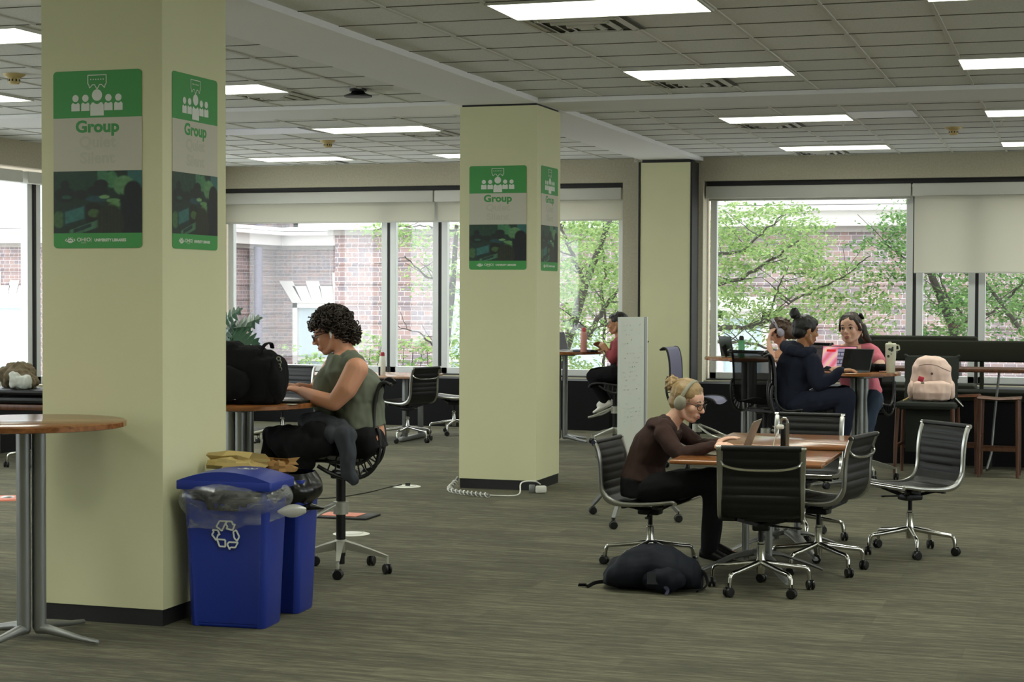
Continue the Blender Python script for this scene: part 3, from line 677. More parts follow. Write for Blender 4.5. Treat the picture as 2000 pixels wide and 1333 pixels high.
cornice(r, -42, sx+.2, 42); win(r, k0-1.2, k1, -2.4, kz, 42); win(r, at(-60, 420, 42).x, at(100, 420, 42).x, 3.5, 8, 42.1, key=False, bar=False)
rebase(pre, r, off)
# ---------------------------------------------------------------- trees
rnd = random.Random(11)
def branch(mb, p, q, r0, r1, sag=.0, n=8, wob=.05):
    pts = []; p, q = Vector(p), Vector(q); L = (q-p).length
    for i in range(n+1):
        t = i/n; w = Vector((rnd.uniform(-1, 1), rnd.uniform(-1, 1), rnd.uniform(-1, 1)))*wob*L*(0 if i in (0, n) else 1)*.5
        pts.append(p.lerp(q, t)+w+Vector((0, 0, -sag*math.sin(t*math.pi)*L)))
    mb.tube(pts, [r0+(r1-r0)*i/n for i in range(n+1)], 7); return pts
def spray(mb, c, rad, n, tilt, ls):
    # a flat layered spray of small leaves
    az = rnd.uniform(0, 6.28); d = Vector((math.cos(az), math.sin(az), -.25)); R = Matrix.Rotation(rnd.uniform(-tilt, tilt), 3, 'X') @ Matrix.Rotation(rnd.uniform(-tilt, tilt), 3, 'Y')
    for i in range(n):
        a = rnd.uniform(0, 6.28); q = rad*math.sqrt(rnd.random()); p = Vector(c)+R @ Vector((q*math.cos(a), q*math.sin(a), rnd.gauss(0, rad*.09)-.18*q))
        s = ls*rnd.uniform(.65, 1.2); u = (d+Vector((rnd.uniform(-.8, .8), rnd.uniform(-.8, .8), rnd.uniform(-.7, .3)))).normalized()
        w = u.cross(Vector((rnd.uniform(-.5, .5), rnd.uniform(-.5, .5), 1))).normalized(); nn = u.cross(w)
        mb.add([p, p+u*s*.3+w*s*.27-nn*s*.05, p+u*s*.7+w*s*.22-nn*s*.05, p+u*s, p+u*s*.7-w*s*.22-nn*s*.05, p+u*s*.3-w*s*.27-nn*s*.05], [(0, 1, 2, 3), (0, 3, 4, 5)])
def tree(base, trunk, boughs, regions, label, ls=.07, dark=False, tr=.11):
    off = Vector(base); r = empty('courtyard_tree', off, label=label, cat='tree', group='trees in the courtyard')
    t = MB(); pts = [Vector(base)]+[at(x, y, Y) for x, y, Y in trunk]; n = len(pts)
    sm = []
    for i in range(n-1): sm += [pts[i].lerp(pts[i+1], k/4) for k in range(4)]
    sm.append(pts[-1]); t.tube(sm, [tr*(1-.75*i/len(sm)) for i in range(len(sm))], 9); t.v = [p-off for p in t.v]; t.build('trunk', 'bark', r)
    b = MB()
    for bb in boughs:
        q = [at(*k) for k in bb[:-1]]; rr = bb[-1]
        for i in range(len(q)-1):
            branch(b, q[i], q[i+1], rr*(1-.35*i), rr*(.65-.3*i) if rr*(.65-.3*i) > .006 else .006)
            for _ in range(3): a = q[i].lerp(q[i+1], rnd.random()); branch(b, a, a+Vector((rnd.uniform(-.6, .6), rnd.uniform(-.4, .4), rnd.uniform(-.1, .5))), rr*.3, .004, n=4)
    if b.v: b.v = [p-off for p in b.v]; b.build('boughs', 'bark', r)
    l = MB()
    for x0, x1, y0, y1, Y0, Y1, cnt, per in regions:
        for _ in range(int(cnt*2.9)):
            Y = rnd.uniform(Y0, Y1); c = at(rnd.uniform(x0, x1), rnd.uniform(y0, y1), Y); spray(l, c, rnd.uniform(.18, .42), per, .35, ls)
    l.v = [p-off for p in l.v]; l.build('foliage', 'leafd' if dark else 'leaf', r, smooth=0, kind='stuff'); return r
tree((-9.6, 27.0, -4.5), [(1092, 712, 26.6), (1118, 640, 26.2), (1142, 560, 26.0), (1172, 480, 26.0), (1196, 420, 26.0)],
     [((1148, 660, 26), (1182, 600, 25.6), (1224, 545, 25.4), .05), ((1142, 560, 26), (1110, 480, 26), (1090, 430, 26), .04), ((1178, 720, 25.5), (1180, 600, 25.5), (1178, 430, 25.5), .025), ((1118, 640, 26.2), (1170, 640, 25.5), (1230, 610, 25.4), .03)],
     [(1080, 1240, 410, 560, 24.6, 28, 46, 34), (1080, 1240, 560, 730, 24.6, 28, 34, 30), (1090, 1240, 430, 640, 28, 30, 24, 30)], 'green tree with a dark slanting trunk behind the window right of the middle column')
tree((-6.2, 26.5, -4.5), [(1385, 760, 26.5), (1380, 640, 26.5), (1376, 560, 26.3), (1382, 440, 26.2)],
     [((1380, 640, 26.5), (1450, 642, 26), (1500, 628, 26), (1545, 590, 26), .05), ((1376, 670, 26.3), (1450, 668, 26), (1540, 690, 26), .035), ((1376, 560, 26.3), (1450, 545, 26), (1560, 470, 26), .04), ((1390, 500, 26.2), (1450, 490, 26), (1530, 420, 26), .03), ((1500, 628, 26), (1520, 560, 25.8), (1540, 520, 25.8), .02), ((1545, 590, 26), (1640, 545, 25.8), (1700, 500, 25.6), .02)],
     [(1385, 1600, 395, 520, 25, 28, 52, 34), (1385, 1640, 510, 625, 25, 28, 42, 30), (1590, 1730, 500, 600, 25.2, 26.5, 14, 24), (1640, 1740, 590, 660, 25.2, 26.5, 9, 24), (1385, 1560, 600, 680, 25.2, 27, 12, 22)], 'pale green layered tree spreading across the bare right window')
tree((-1.3, 26.5, -4.5), [(1872, 800, 26.5), (1862, 640, 26.3), (1820, 540, 26.0), (1800, 430, 26)],
     [((1900, 640, 26), (1850, 580, 26), (1830, 520, 26), .03), ((1990, 640, 25.8), (1930, 560, 25.8), (1870, 500, 25.8), .035), ((1862, 640, 26), (1940, 610, 25.8), (2010, 540, 25.8), .03), ((1820, 540, 26), (1760, 500, 25.6), (1720, 470, 25.6), .018)],
     [(1680, 1790, 430, 500, 25.2, 26.5, 10, 30), (1740, 1800, 400, 440, 25.2, 26.2, 4, 26), (1700, 1800, 510, 560, 25.2, 26.2, 6, 26), (1790, 2040, 530, 600, 25, 28, 34, 32), (1790, 2040, 600, 680, 25, 28, 26, 32), (1760, 2060, 380, 530, 25.5, 28, 40, 30)], 'darker green tree behind the half-lowered blind at the right edge', dark=True)
tree((-13.0, 27.5, -4.5), [(846, 900, 27.5), (868, 700, 27.3), (884, 560, 27.2), (892, 440, 27.2)],
     [((884, 560, 27.2), (830, 540, 26.8), (790, 500, 26.6), .025), ((868, 700, 27.3), (820, 650, 27), (780, 640, 27), .02), ((890, 450, 27.2), (820, 440, 26.8), (730, 450, 26.6), .02)],
     [(720, 800, 428, 470, 26, 27.4, 7, 26), (800, 880, 440, 560, 26, 28, 9, 22), (870, 960, 430, 720, 26, 28, 26, 26)], 'light sprigs of a tree crossing the narrow window left of the middle column')
def shrub(c, w, cnt, label):
    r = empty('shrub', (c.x, c.y, -4.5), label=label, cat='shrub', group='shrubs by the brick wall'); off = Vector((c.x, c.y, -4.5)); l = MB()
    for _ in range(cnt): p = c+Vector((rnd.uniform(-w, w), rnd.uniform(-.6, .6), rnd.uniform(-1.3, .25)*rnd.random()-.05)); spray(l, p, rnd.uniform(.25, .4), 26, .4, .1)
    l.v = [p-off for p in l.v]; l.build('foliage', 'leaf', r, smooth=0, kind='stuff')
    s = MB()
    for k in range(5): branch(s, (c.x+rnd.uniform(-.3, .3), c.y, -4.5), c+Vector((rnd.uniform(-w, w)*.8, 0, -.2)), .03, .008)
    s.v = [p-off for p in s.v]; s.build('stems', 'bark', r)
shrub(at(724, 655, 31), .55, 22, 'pale shrub top rising behind the seated reader, left of the mullion')
shrub(at(812, 660, 31), .7, 30, 'pale shrub top behind the narrow window beside the middle column')
shrub(at(590, 690, 32), .5, 14, 'small pale shrub in front of the white window left of the reader')
# ================================================================ FURNITURE BUILDERS
def caster(parent, loc, name='caster', r=.029, a=0):
    m = MB(); R = Matrix.Rotation(a, 4, 'Z')
    for s in (-1, 1):
        m.add(*_drum(r, .017, s*.0135), R)
    m.add(*_boxd((0, 0, .012), (.034, .014, .04)), R); m.cyl((0, 0, .02), (0, 0, .052), .006, n=8)
    o = m.build(name, 'caster', parent); o.location = loc; return o
def _drum(r, w, y, n=16):
    vs = []; fs = []
    for yy, k in ((-w/2, .82), (-w/4, 1), (w/4, 1), (w/2, .82)):
        for i in range(n): a = 2*math.pi*i/n; vs.append((r*k*math.cos(a), y+yy, r*k*math.sin(a)))
    for j in range(3):
        for i in range(n): fs.append((j*n+i, j*n+(i+1) % n, (j+1)*n+(i+1) % n, (j+1)*n+i))
    fs.append(tuple(range(n))[::-1]); fs.append(tuple(range(3*n, 4*n))); return vs, fs
def _boxd(c, s):
    m = MB().box(c, s); return [tuple(v) for v in m.v], m.f
def smooth_path(pts, n=6):       # Catmull-Rom
    P = [Vector(p) for p in pts]; P = [P[0]*2-P[1]]+P+[P[-1]*2-P[-2]]; out = []
    for i in range(1, len(P)-2):
        for k in range(n):
            t = k/n; a, b, c, d = P[i-1:i+3]
            out.append(.5*((2*b)+(c-a)*t+(2*a-5*b+4*c-d)*t*t+(3*b-a-3*c+d)*t**3))
    out.append(P[-2]); return out
EP = [(.245, .462), (.21, .468), (.1, .452), (-.03, .442), (-.13, .444), (-.195, .468), (-.232, .52), (-.243, .58), (-.246, .65), (-.252, .72), (-.266, .79), (-.286, .845)]
def ribbed_chair():
    # faces +X; black ribbed leather sling between two aluminium side rails
    r = empty('office_chair'); path = smooth_path([(x, 0, z) for x, z in EP], 5)
    L = [0]
    for a, b in zip(path, path[1:]): L.append(L[-1]+(b-a).length)
    tot = L[-1]
    def pos(d):
        for i in range(len(L)-1):
            if L[i+1] >= d: t = (d-L[i])/(L[i+1]-L[i]); p = path[i].lerp(path[i+1], t); q = (path[i+1]-path[i]).normalized(); return p, Vector((-q.z, 0, q.x))
        return path[-1], Vector((-1, 0, 0))
    rows_t = []; rows_b = []; n = 118
    for i in range(n+1):
        d = tot*i/n; p, nn = pos(d); nn = Vector((nn.x, 0, nn.z)); rib = abs(math.sin(math.pi*d/.052)); th = .004+.007*rib**.5
        rows_t.append([p+nn*(th if k not in (0, 8) else .003)+Vector((0, -.218+.436*k/8, 0)) for k in range(9)])
        rows_b.append([p-nn*(th if k not in (0, 8) else .003)+Vector((0, -.218+.436*k/8, 0)) for k in range(9)])
    m = MB()
    for i in range(n+1): pass
    rings = [rows_t[i]+rows_b[i][::-1] for i in range(n+1)]; w = 18; vs = [p for q in rings for p in q]; fs = []
    for i in range(n):
        for k in range(w): fs.append((i*w+k, i*w+(k+1) % w, (i+1)*w+(k+1) % w, (i+1)*w+k))
    fs.append(tuple(range(w))[::-1]); fs.append(tuple(range(n*w, (n+1)*w))); m.add(vs, fs)
    m.build('ribbed_sling', 'leather', r, smooth=60)
    for s in (-1, 1):
        f = MB(); vs = []; fs = []; np_ = len(path)
        for i, p in enumerate(path):
            q = (path[min(i+1, np_-1)]-path[max(i-1, 0)]).normalized(); nn = Vector((-q.z, 0, q.x)); hw = .012+.007*math.exp(-((i-np_*.42)/7)**2)
            wl = .011+.011*max(0, (i-np_*.3)/np_)
            for a, b in ((-hw, -wl*.6), (-hw*.4, -wl), (hw*.4, -wl), (hw, -wl*.6), (hw, wl*.6), (hw*.4, wl), (-hw*.4, wl), (-hw, wl*.6)):
                vs.append(p+nn*a+Vector((0, s*.23+b, 0)))
        for i in range(np_-1):
            for k in range(8): fs.append((i*8+k, i*8+(k+1) % 8, (i+1)*8+(k+1) % 8, (i+1)*8+k))
        fs.append(tuple(range(8))[::-1]); fs.append(tuple(range((np_-1)*8, np_*8))); f.add(vs, fs); f.build('side_rail', 'alupol', r)
    t = MB(); p0, p1 = path[0], path[-1]
    t.cyl(p0+Vector((0, -.25, 0)), p0+Vector((0, .25, 0)), .0135, n=14); t.build('front_roll_bar', 'chrome', r)
    MB().cyl(p1+Vector((0, -.222, 0)), p1+Vector((0, .222, 0)), .0165, n=14).build('top_roll', 'leather', r); t = MB()
    for s in (-1, 1): MB().cyl(p1+Vector((0, s*.222, 0)), p1+Vector((0, s*.25, 0)), .014, n=14).build('end_cap', 'chrome', r)
    t = MB(); b0 = Vector((-.268, 0, .74)); t.tube(smooth_path([b0+Vector((0, -.222, .03)), b0+Vector((-.016, -.2, .005)), b0+Vector((-.03, -.12, -.012)), b0+Vector((-.034, 0, -.016)), b0+Vector((-.03, .12, -.012)), b0+Vector((-.016, .2, .005)), b0+Vector((0, .222, .03))], 4), .0085, 10).build('back_handle', 'chrome', r)
    t = MB().bar((.1, -.225, .43), (.1, .225, .43), .02, .025).bar((-.1, -.225, .425), (-.1, .225, .425), .02, .025); t.build('seat_spreader', 'blackm', r)
    t = MB().box((0, 0, .375), (.14, .1, .045), bev=.012).bar((.04, 0, .38), (.12, .14, .43), .03, .02).bar((.04, 0, .38), (.12, -.14, .43), .03, .02).bar((-.04, 0, .38), (-.12, .14, .425), .03, .02).bar((-.04, 0, .38), (-.12, -.14, .425), .03, .02)
    t.build('tilt_mechanism', 'blackm', r)
    MB().cyl((.02, -.05, .375), (.05, -.2, .36), .006, n=8).ell((.055, -.215, .358), (.016, .02, .008)).build('height_lever', 'blackm', r)
    MB().cyl((0, 0, .24), (0, 0, .37), .015).build('gas_lift', 'blackm', r)
    MB().lathe([(.0, .10), (.022, .10), (.026, .13), (.03, .15), (.03, .17), (.024, .19), (.024, .27), (.019, .275), (.019, .285), (0, .285)]).build('hub', 'chrome', r)
    for k in range(5):
        e = MB().tube([(.015, 0, .165), (.1, 0, .152), (.2, 0, .137), (.262, 0, .13), (.278, 0, .122), (.286, 0, .105), (.292, 0, .052)], [.019, .0165, .0145, .0135, .0135, .0125, .0105], 12).build('base_leg', 'chrome', r)
        e.rotation_euler = (0, 0, k*1.2566); caster(e, (.298, 0, .029), a=1.1+k*.9)
    return r
def spin_base(o, a):
    for c in o.children:
        if c.name.split('.')[0] in ('base_leg', 'base_blade'):
            c.rotation_euler = (0, 0, c.rotation_euler[2]+a)
def mesh_stool(sh=.70):
    # faces +X; tall swivel stool: mesh sling, laddered side spines, light grey star base with a foot loop
    r = empty('mesh_stool')
    inner = [(.24, -.05), (.2, -.012), (.1, 0), (-.02, -.012), (-.12, -.018), (-.185, .02), (-.212, .09), (-.215, .19), (-.218, .29), (-.228, .38), (-.25, .455), (-.282, .472), (-.312, .455)]
    ip = smooth_path([(x, 0, z+sh) for x, z in inner], 4); rows = []
    for i, p in enumerate(ip):
        t = i/len(ip); w = .21+(.015 if t < .45 else -.01*(t-.45)); rows.append([p+Vector(((.018 if t > .45 else 0)*-(1-(k/4-1)**2)*1.3, (k/4-1)*w, -.02*(1-(k/4-1)**2) if t < .45 else 0)) for k in range(9)])
    MB().sheet(rows, .004).build('mesh_sling', 'mesh', r)
    outer = smooth_path([(.12, -.03+sh, 0), (.04, -.075+sh, 0), (-.06, -.105+sh, 0), (-.16, -.09+sh, 0), (-.225, -.03+sh, 0), (-.25, .06+sh, 0), (-.25, .15+sh, 0), (-.235, .2+sh, 0)], 4); outer = [Vector((p.x, 0, p.y)) for p in outer]
    for s in (-1, 1):
        off = Vector((0, s*.215, 0)); m = MB(); m.tube([p+off for p in ip[:]], .0105, 8)
        m.tube([p+off for p in outer], .012, 8)
        for k in range(1, 13):
            q = outer[int(len(outer)*k/14)+1]; near = min(ip[:40], key=lambda a: (a-q).length); m.bar(q+off, near+off, .016, .008)
        m.build('side_spine', 'plast', r)
    MB().tube([ip[-1]+Vector((0, -.215, 0)), ip[-1]+Vector((0, .215, 0))], .011, 8).build('top_rail', 'plast', r)
    MB().box((-.02, 0, sh-.1), (.16, .12, .05), bev=.015).bar((0, -.2, sh-.09), (0, .2, sh-.09), .04, .02).bar((-.1, -.2, sh-.1), (-.1, .2, sh-.1), .04, .02).build('tilt_mechanism', 'plast', r)
    MB().cyl((0, 0, .1), (0, 0, sh-.1), .029).cyl((0, 0, .05), (0, 0, .12), .024).build('pillar', 'blackm', r)
    MB().lathe([(.031, .36), (.046, .355), (.046, .43), (.031, .435)]).build('foot_ring_collar', 'greybase', r)
    m = MB(); loop = smooth_path([(.03, -.05, .415), (.12, -.13, .37), (.2, -.16, .33), (.27, -.12, .31), (.29, 0, .305), (.27, .12, .31), (.2, .16, .33), (.12, .13, .37), (.03, .05, .415)], 4)
    m.tube(loop, .011, 8); m.build('foot_ring', 'greybase', r)
    MB().lathe([(.03, .12), (.034, .13), (.045, .19), (.03, .2)]).build('hub', 'greybase', r)
    for k in range(5):
        m = MB(); vs = []; prof = [(.02, .195, .14, .026), (.12, .17, .125, .02), (.22, .14, .11, .015), (.305, .112, .096, .012)]
        for x, zt_, zb, w in prof: vs += [(x, -w*.35, zb), (x, w*.35, zb), (x, w, zt_), (x, -w, zt_)]
        fs = [(3, 2, 1, 0), (12, 13, 14, 15)]
        for i in range(3):
            for j in range(4): fs.append((i*4+j, i*4+(j+1) % 4, i*4+4+(j+1) % 4, i*4+4+j))
        m.add(vs, fs); m.cyl((.3, 0, .104), (.3, 0, .045), .008, n=10); e = m.build('base_blade', 'greybase', r, smooth=30)
        e.rotation_euler = (0, 0, k*1.2566); caster(e, (.3, 0, .032), r=.032, a=.4+k)
    return r
def bar_table(loc, rad, h, label, rot=0, group='tall round wooden bar tables', th=.03):
    r = empty('bar_table', loc, rot, label=label, cat='table', group=group)
    MB().lathe([(0, h), (rad-.006, h), (rad, h-.005), (rad, h-th+.003), (rad-.008, h-th), (0, h-th)], 72).build('tabletop', 'cherry', r, smooth=40)
    for k in range(4):
        a = k*R90; c, s = math.cos(a), math.sin(a)
        p = MB(); p.tube([(c*.052, s*.052, .05), (c*.052, s*.052, h-th-.01)], .031, 16); p.build('post', 'steel', r)
        f = MB(); f.loft([((c*.04, s*.04, .055), (-s*.03, c*.03, 0), (0, 0, .028)), ((c*.1, s*.1, .055), (-s*.024, c*.024, 0), (0, 0, .024)), ((c*.3, s*.3, .026), (-s*.016, c*.016, 0), (0, 0, .014)), ((c*.4, s*.4, .018), (-s*.014, c*.014, 0), (0, 0, .011)), ((c*.405, s*.405, .016), (-s*.006, c*.006, 0), (0, 0, .005))], 12)
        f.build('foot', 'steel', r)
    MB().box((0, 0, h-th-.012), (.3, .3, .022), rot=.78, bev=.006).build('mounting_plate', 'steel', r)
    return r
def flip_table(x0, x1, y0, y1, h, label):
    cx, cy = (x0+x1)/2, (y0+y1)/2
    r = empty('meeting_table', (cx, cy, 0), label=label, cat='table', group='low rectangular wooden tables in the right group')
    MB().box((0, 0, h-.0125), (x1-x0, y1-y0, .025), bev=.008).build('tabletop', 'cherry', r)
    for sx in (-.07, .07): MB().cyl((sx, 0, .1), (sx, 0, h-.03), .022).build('post', 'steel', r)
    MB().box((0, 0, h-.037), (.4, .3, .022), bev=.005).build('mounting_plate', 'steel', r)
    for k in range(4):
        a = R90*k+.6; c, s = math.cos(a), math.sin(a)
        MB().loft([((c*.03, s*.03, .15), (-s*.04, c*.04, 0), (0, 0, .02)), ((c*.15, s*.15, .135), (-s*.045, c*.045, 0), (0, 0, .012)), ((c*.32, s*.32, .075), (-s*.032, c*.032, 0), (0, 0, .01)), ((c*.43, s*.43, .03), (-s*.018, c*.018, 0), (0, 0, .008))], 14).build('foot', 'steel', r)
    return r
def bottle(p, rad, h, body, cap, label, caph=.05, neck=.7, kind='bottle', group=None):
    r = empty('water_bottle', p, label=label, cat=kind, group=group)
    MB().lathe([(0, 0), (rad*.93, 0), (rad, .01), (rad, h*.78), (rad*.93, h*.86), (rad*neck, h*.93), (0, h*.93)]).build('body', body, r)
    MB().lathe([(0, h*.9), (rad*neck*1.06, h*.9), (rad*neck*1.05, h*.9+caph*.7), (rad*neck*.7, h*.9+caph), (0, h*.9+caph)]).build('cap', cap, r); return r
def laptop(p, rz, w=.31, d=.22, open_=1.9, shell='laptop_silver', rgb=(170, 172, 172), label='', screen=None, th=.009):
    r = empty('laptop', p, rz, label=label, cat='laptop')      # keys face +Z, the user sits on the -X side, lid at +X
    sm = mat(shell, rgb, .35, metal=.6)
    MB().box((0, 0, th/2), (d, w, th), bev=.006).build('base', sm, r)
    kb = MB().box((.02, 0, th+.0006), (d*.5, w*.86, .001)); kb.build('keyboard', 'plast', r, smooth=0)
    a = open_-R90; R = Matrix.Translation((d/2-.004, 0, th)) @ Matrix.Rotation(a, 4, 'Y')
    m = MB().box((0, 0, d/2), (.006, w, d), bev=.003); m.v = [R @ v for v in m.v]; lid = m.build('lid', sm, r)
    m = MB().box((-.0035, 0, d/2), (.001, w-.014, d-.014)); m.v = [R @ v for v in m.v]; m.build('screen', screen or 'plast', lid, smooth=0)
    return r, R
# ================================================================ FURNITURE PLACED
# the round bar table at the left edge
bar_table((-4.885, 7.52, 0), .46, 1.075, 'tall round cherry-topped table cut by the left edge, before the near column', rot=-.12)
bar_table((-4.79, 9.6, 0), .46, 1.05, 'tall round table holding the black travel bag, right behind the near column', rot=.5)
bar_table((-5.62, 19.42, 0), .48, 1.035, 'tall round table with a silver laptop and pink bottle by the window', rot=-.5)
# ---- recycling bins
def bin_(loc, rz, label, lid):
    r = empty('recycling_bin', loc, rz, label=label, cat='recycling bin', group='blue recycling bins beside the near column')
    # tapered body with two vertical flutes, open at the top; long side faces -Y
    def ring(w, d, z, ins=0):
        b = .03; p = []
        for sx, sy, a0 in ((1, 1, 0), (-1, 1, 90), (-1, -1, 180), (1, -1, 270)):
            for k in range(5): a = math.radians(a0+22.5*k); p.append((sx*(w/2-b)+b*math.cos(a), sy*(d/2-b)+b*math.sin(a), z))
            if sx == -1 and sy == -1:
                for u, dd in ((-.3, 0), (-.275, .012), (.275, .012), (.3, 0)): p.append((u*w/.6*.86, -d/2+dd*1.0, z))
            if sx == 1 and sy == 1: pass
        return p
    m = MB(); zs = [(0, .40, .225), (.01, .41, .235), (.35, .435, .258), (.66, .46, .28), (.70, .475, .292), (.715, .475, .292)]
    rings = [ring(w, d, z) for z, w, d in zs]+[ring(.455, .272, .715), ring(.39, .215, .02)]
    n = len(rings[0]); vs = [p for q in rings for p in q]; fs = []
    for i in range(len(rings)-1):
        for k in range(n): fs.append((i*n+k, i*n+(k+1) % n, (i+1)*n+(k+1) % n, (i+1)*n+k))
    fs.append(tuple(range(n))[::-1]); fs.append(tuple(range((len(rings)-1)*n, len(rings)*n))); m.add(vs, fs); m.build('body', 'blue', r, smooth=40)
    return r
b1 = bin_((-4.115, 8.2, 0), .06, 'blue recycling bin with a lid, clear liner and white recycling arrows', True)
# lid: domed sloping cap with slot
lid = MB(); rows = []
for i in range(13):
    y = -.158+.316*i/12; row = []
    for k in range(17):
        x = -.252+.504*k/16; e = max(abs(y)/.158, abs(x)/.252); hgt = .75+.055*(1-abs(x/.252)**2.0)*(1-.12*(y/.158)**2)
        row.append((x, y, hgt))
    rows.append(row)
lid.sheet(rows, -.004)
for sy in (-.158, .158): lid.prism([(-.252, .73)]+[(.252*(k/8-1), .75+.055*(1-(k/8-1)**2)*.88) for k in range(17)]+[(.252, .73)], sy-.003, sy+.003)
lid.box((0, -.158, .727), (.51, .012, .045), bev=.004).box((0, .158, .727), (.51, .012, .045), bev=.004).box((-.252, 0, .727), (.012, .32, .045), bev=.004).box((.252, 0, .727), (.012, .32, .045), bev=.004)
lo = lid.build('lid', 'blue', b1)
arr = MB()
for k in range(24):
    a0, a1 = 2*math.pi*k/24, 2*math.pi*(k+1)/24; arr.add([(.075+.055*math.cos(a0), -.02+.036*math.sin(a0), .805), (.075+.055*math.cos(a1), -.02+.036*math.sin(a1), .805), (.075+.048*math.cos(a1), -.02+.03*math.sin(a1), .806), (.075+.048*math.cos(a0), -.02+.03*math.sin(a0), .806)], [(0, 1, 2, 3)])
for k in range(3):
    a = k*2.094+.5; arr.box((.075+.022*math.cos(a), -.02+.014*math.sin(a), .8055), (.022, .009, .002), rot=a+R90)
arr.build('lid_emblem', 'whiteink', lo, smooth=0)
ARP = [[(388,655),(435,655),(403,715),(367,690)], [(440,655),(468,655),(478,676),(490,672),(474,708),(432,700),(441,692),(428,668)], [(478,718),(497,708),(517,748),(502,774),(484,757)],
       [(449,783),(508,783),(490,815),(459,815),(453,828),(437,797)], [(370,768),(424,770),(424,812),(386,811)], [(341,711),(376,712),(389,741),(379,737),(365,775),(337,741),(350,722)]]
for k, poly in enumerate(ARP):
    m = MB(); q = [((x-428)*.00083, .475-(y-740)*.00083) for x, y in poly]
    for i in range(len(q)): (x0, z0), (x1, z1) = q[i], q[(i+1) % len(q)]; m.bar((x0, -.128-(.455-z0)*-.03, z0), (x1, -.128-(.455-z1)*-.03, z1), .004, .0075)
    m.build('recycling_arrow', 'whiteink', b1, smooth=0)
def liner(parent, x, y0, w, d, z1, z0, z2, m, name, seed, knot=None):
    n = 60; rows = []; hs = 12
    for i in range(hs+1):
        t = i/hs; row = []
        for k in range(n+1):
            a = 2*math.pi*k/n; ca, sa = math.cos(a), math.sin(a); q = 1/max(abs(ca)/(w/2), abs(sa)/(d/2))*.5+.5/math.sqrt((ca/(w/2))**2+(sa/(d/2))**2)*1.0
            bulge = .045*math.sin(math.pi*min(1, t*1.35)) if t < .74 else 0
            z = z1-(z1-z0)*t
            if knot and ca > .3 and t > .45: z += .10*(ca-.3)*(t-.45)*1.2
            rr = q+bulge+.012*mn.noise(Vector((ca*5, sa*5, seed+t*2)))+.006*mn.noise(Vector((ca*16, sa*16, seed+t*3)))
            row.append((x+ca*rr, y0+sa*rr, z+.01*mn.noise(Vector((ca*3, sa*3, seed+9)))*t))
        rows.append(row)
    mb = MB().sheet(rows); return mb.build(name, m, parent, smooth=180)
liner(b1, 0, 0, .49, .315, .742, .505, 0, 'foil', 'clear_liner', 3, knot=1)
MB().sheet([[(.27+.17*t*.9-.0, -.10+.02*math.sin(u*6.28)*(.2+math.sin(t*3.14)), .60+.012*t+(.006+.028*math.sin(t*2.9))*math.cos(u*6.28)) for u in [k/10 for k in range(11)]] for t in [i/9 for i in range(10)]]).build('knotted_end', thin_mat('bag_knot', (214, 214, 206), .4, alpha=.8, gloss=.2, rough=.3), b1, smooth=180)
liner(b1, 0, 0, .45, .262, .735, .60, 0, 'blackbag', 'black_liner', 8)
b2 = bin_((-4.13, 8.64, 0), .06, 'open blue recycling bin behind the lidded one, with a black liner', False)
liner(b2, 0, 0, .475, .30, .745, .50, 0, 'blackbag', 'black_liner', 5, knot=1)
MB().chain([(.2, -.12, .56), (.27, -.1, .575), (.33, -.08, .565)], [.01, .02, .006]).build('knotted_end', 'blackbag', b2)
# rumpled paper bags behind the lidded bin
def paper(p, r3, label, m, seed, rz=0):
    b = MB().ell((0, 0, 0), r3, n=13, m=8); rr = random.Random(seed); b.v = [v*rr.uniform(.62, 1.25) for v in b.v]
    b.sheet([[(r3[0]*(-.9+.5*k+rr.uniform(-.15, .15)), r3[1]*rr.uniform(-.4, .4), r3[2]*(.4+.45*t+rr.uniform(-.2, .25))) for k in range(5)] for t in range(3)], .001)
    o = b.build('paper_bag', m, smooth=12, label=label, cat='paper bag', group='paper bags stuffed by the bins'); o.location = p; o.rotation_euler = (0, 0, rz)
paper((-4.24, 8.46, .79), (.16, .07, .05), 'pale kraft paper bag lying crumpled behind the blue lid', 'kraft', 2, .1)
paper((-4.04, 8.55, .775), (.09, .06, .04), 'darker brown paper bag stuffed into the open bin behind the blue lid', 'kraftd', 5, .3)

# ---- ribbed office chairs
cgrp = 'black ribbed office chairs with chrome bases'
C0 = ribbed_chair()
def put(o, p, rz, base, l, g=cgrp, cat='office chair'):
    o.location = (p[0], p[1], 0); o.rotation_euler = (0, 0, rz); spin_base(o, base); tag(o, label=l, cat=cat, group=g); return o
cA = put(C0, (-1.72, 10.07), 1.73, 0, 'empty black ribbed office chair seen from behind, nearest the camera')
def again(p, rz, base, l): return put(copy_tree(C0), p, rz, base, l)
base0 = 0
cB = again((-1.51, 10.92), math.radians(168), .07, 'black ribbed office chair at the right end of the low tables, its back edge-on')
cC = again((-1.04, 11.85), math.radians(223), -.19, 'black ribbed office chair pulled away at the right, turned towards the low tables')
cP = again((-2.53, 10.74), math.radians(-6), .7, 'black ribbed office chair under the person with grey headphones')
cP.scale = (1, 1, .93)
cD = again((-1.82, 12.32), math.radians(268), .3, 'black ribbed office chair on the far side of the low tables')
again((-7.25, 18.75), math.radians(160), .6, 'black ribbed office chair right of the reader, seen from behind, near the windows')
again((-7.1, 19.9), math.radians(190), .2, 'black ribbed office chair cut by the left edge of the middle column')
again((-8.55, 18.2), math.radians(255), .8, 'black ribbed office chair showing just above the reader\'s forearm, by the window')
again((-7.2, 14.3), math.radians(70), .4, 'black ribbed office chair with its leg visible just left of the reader\'s knees')
again((-9.6, 14.9), math.radians(200), .4, 'black ribbed office chair at the left edge behind the bar table post')
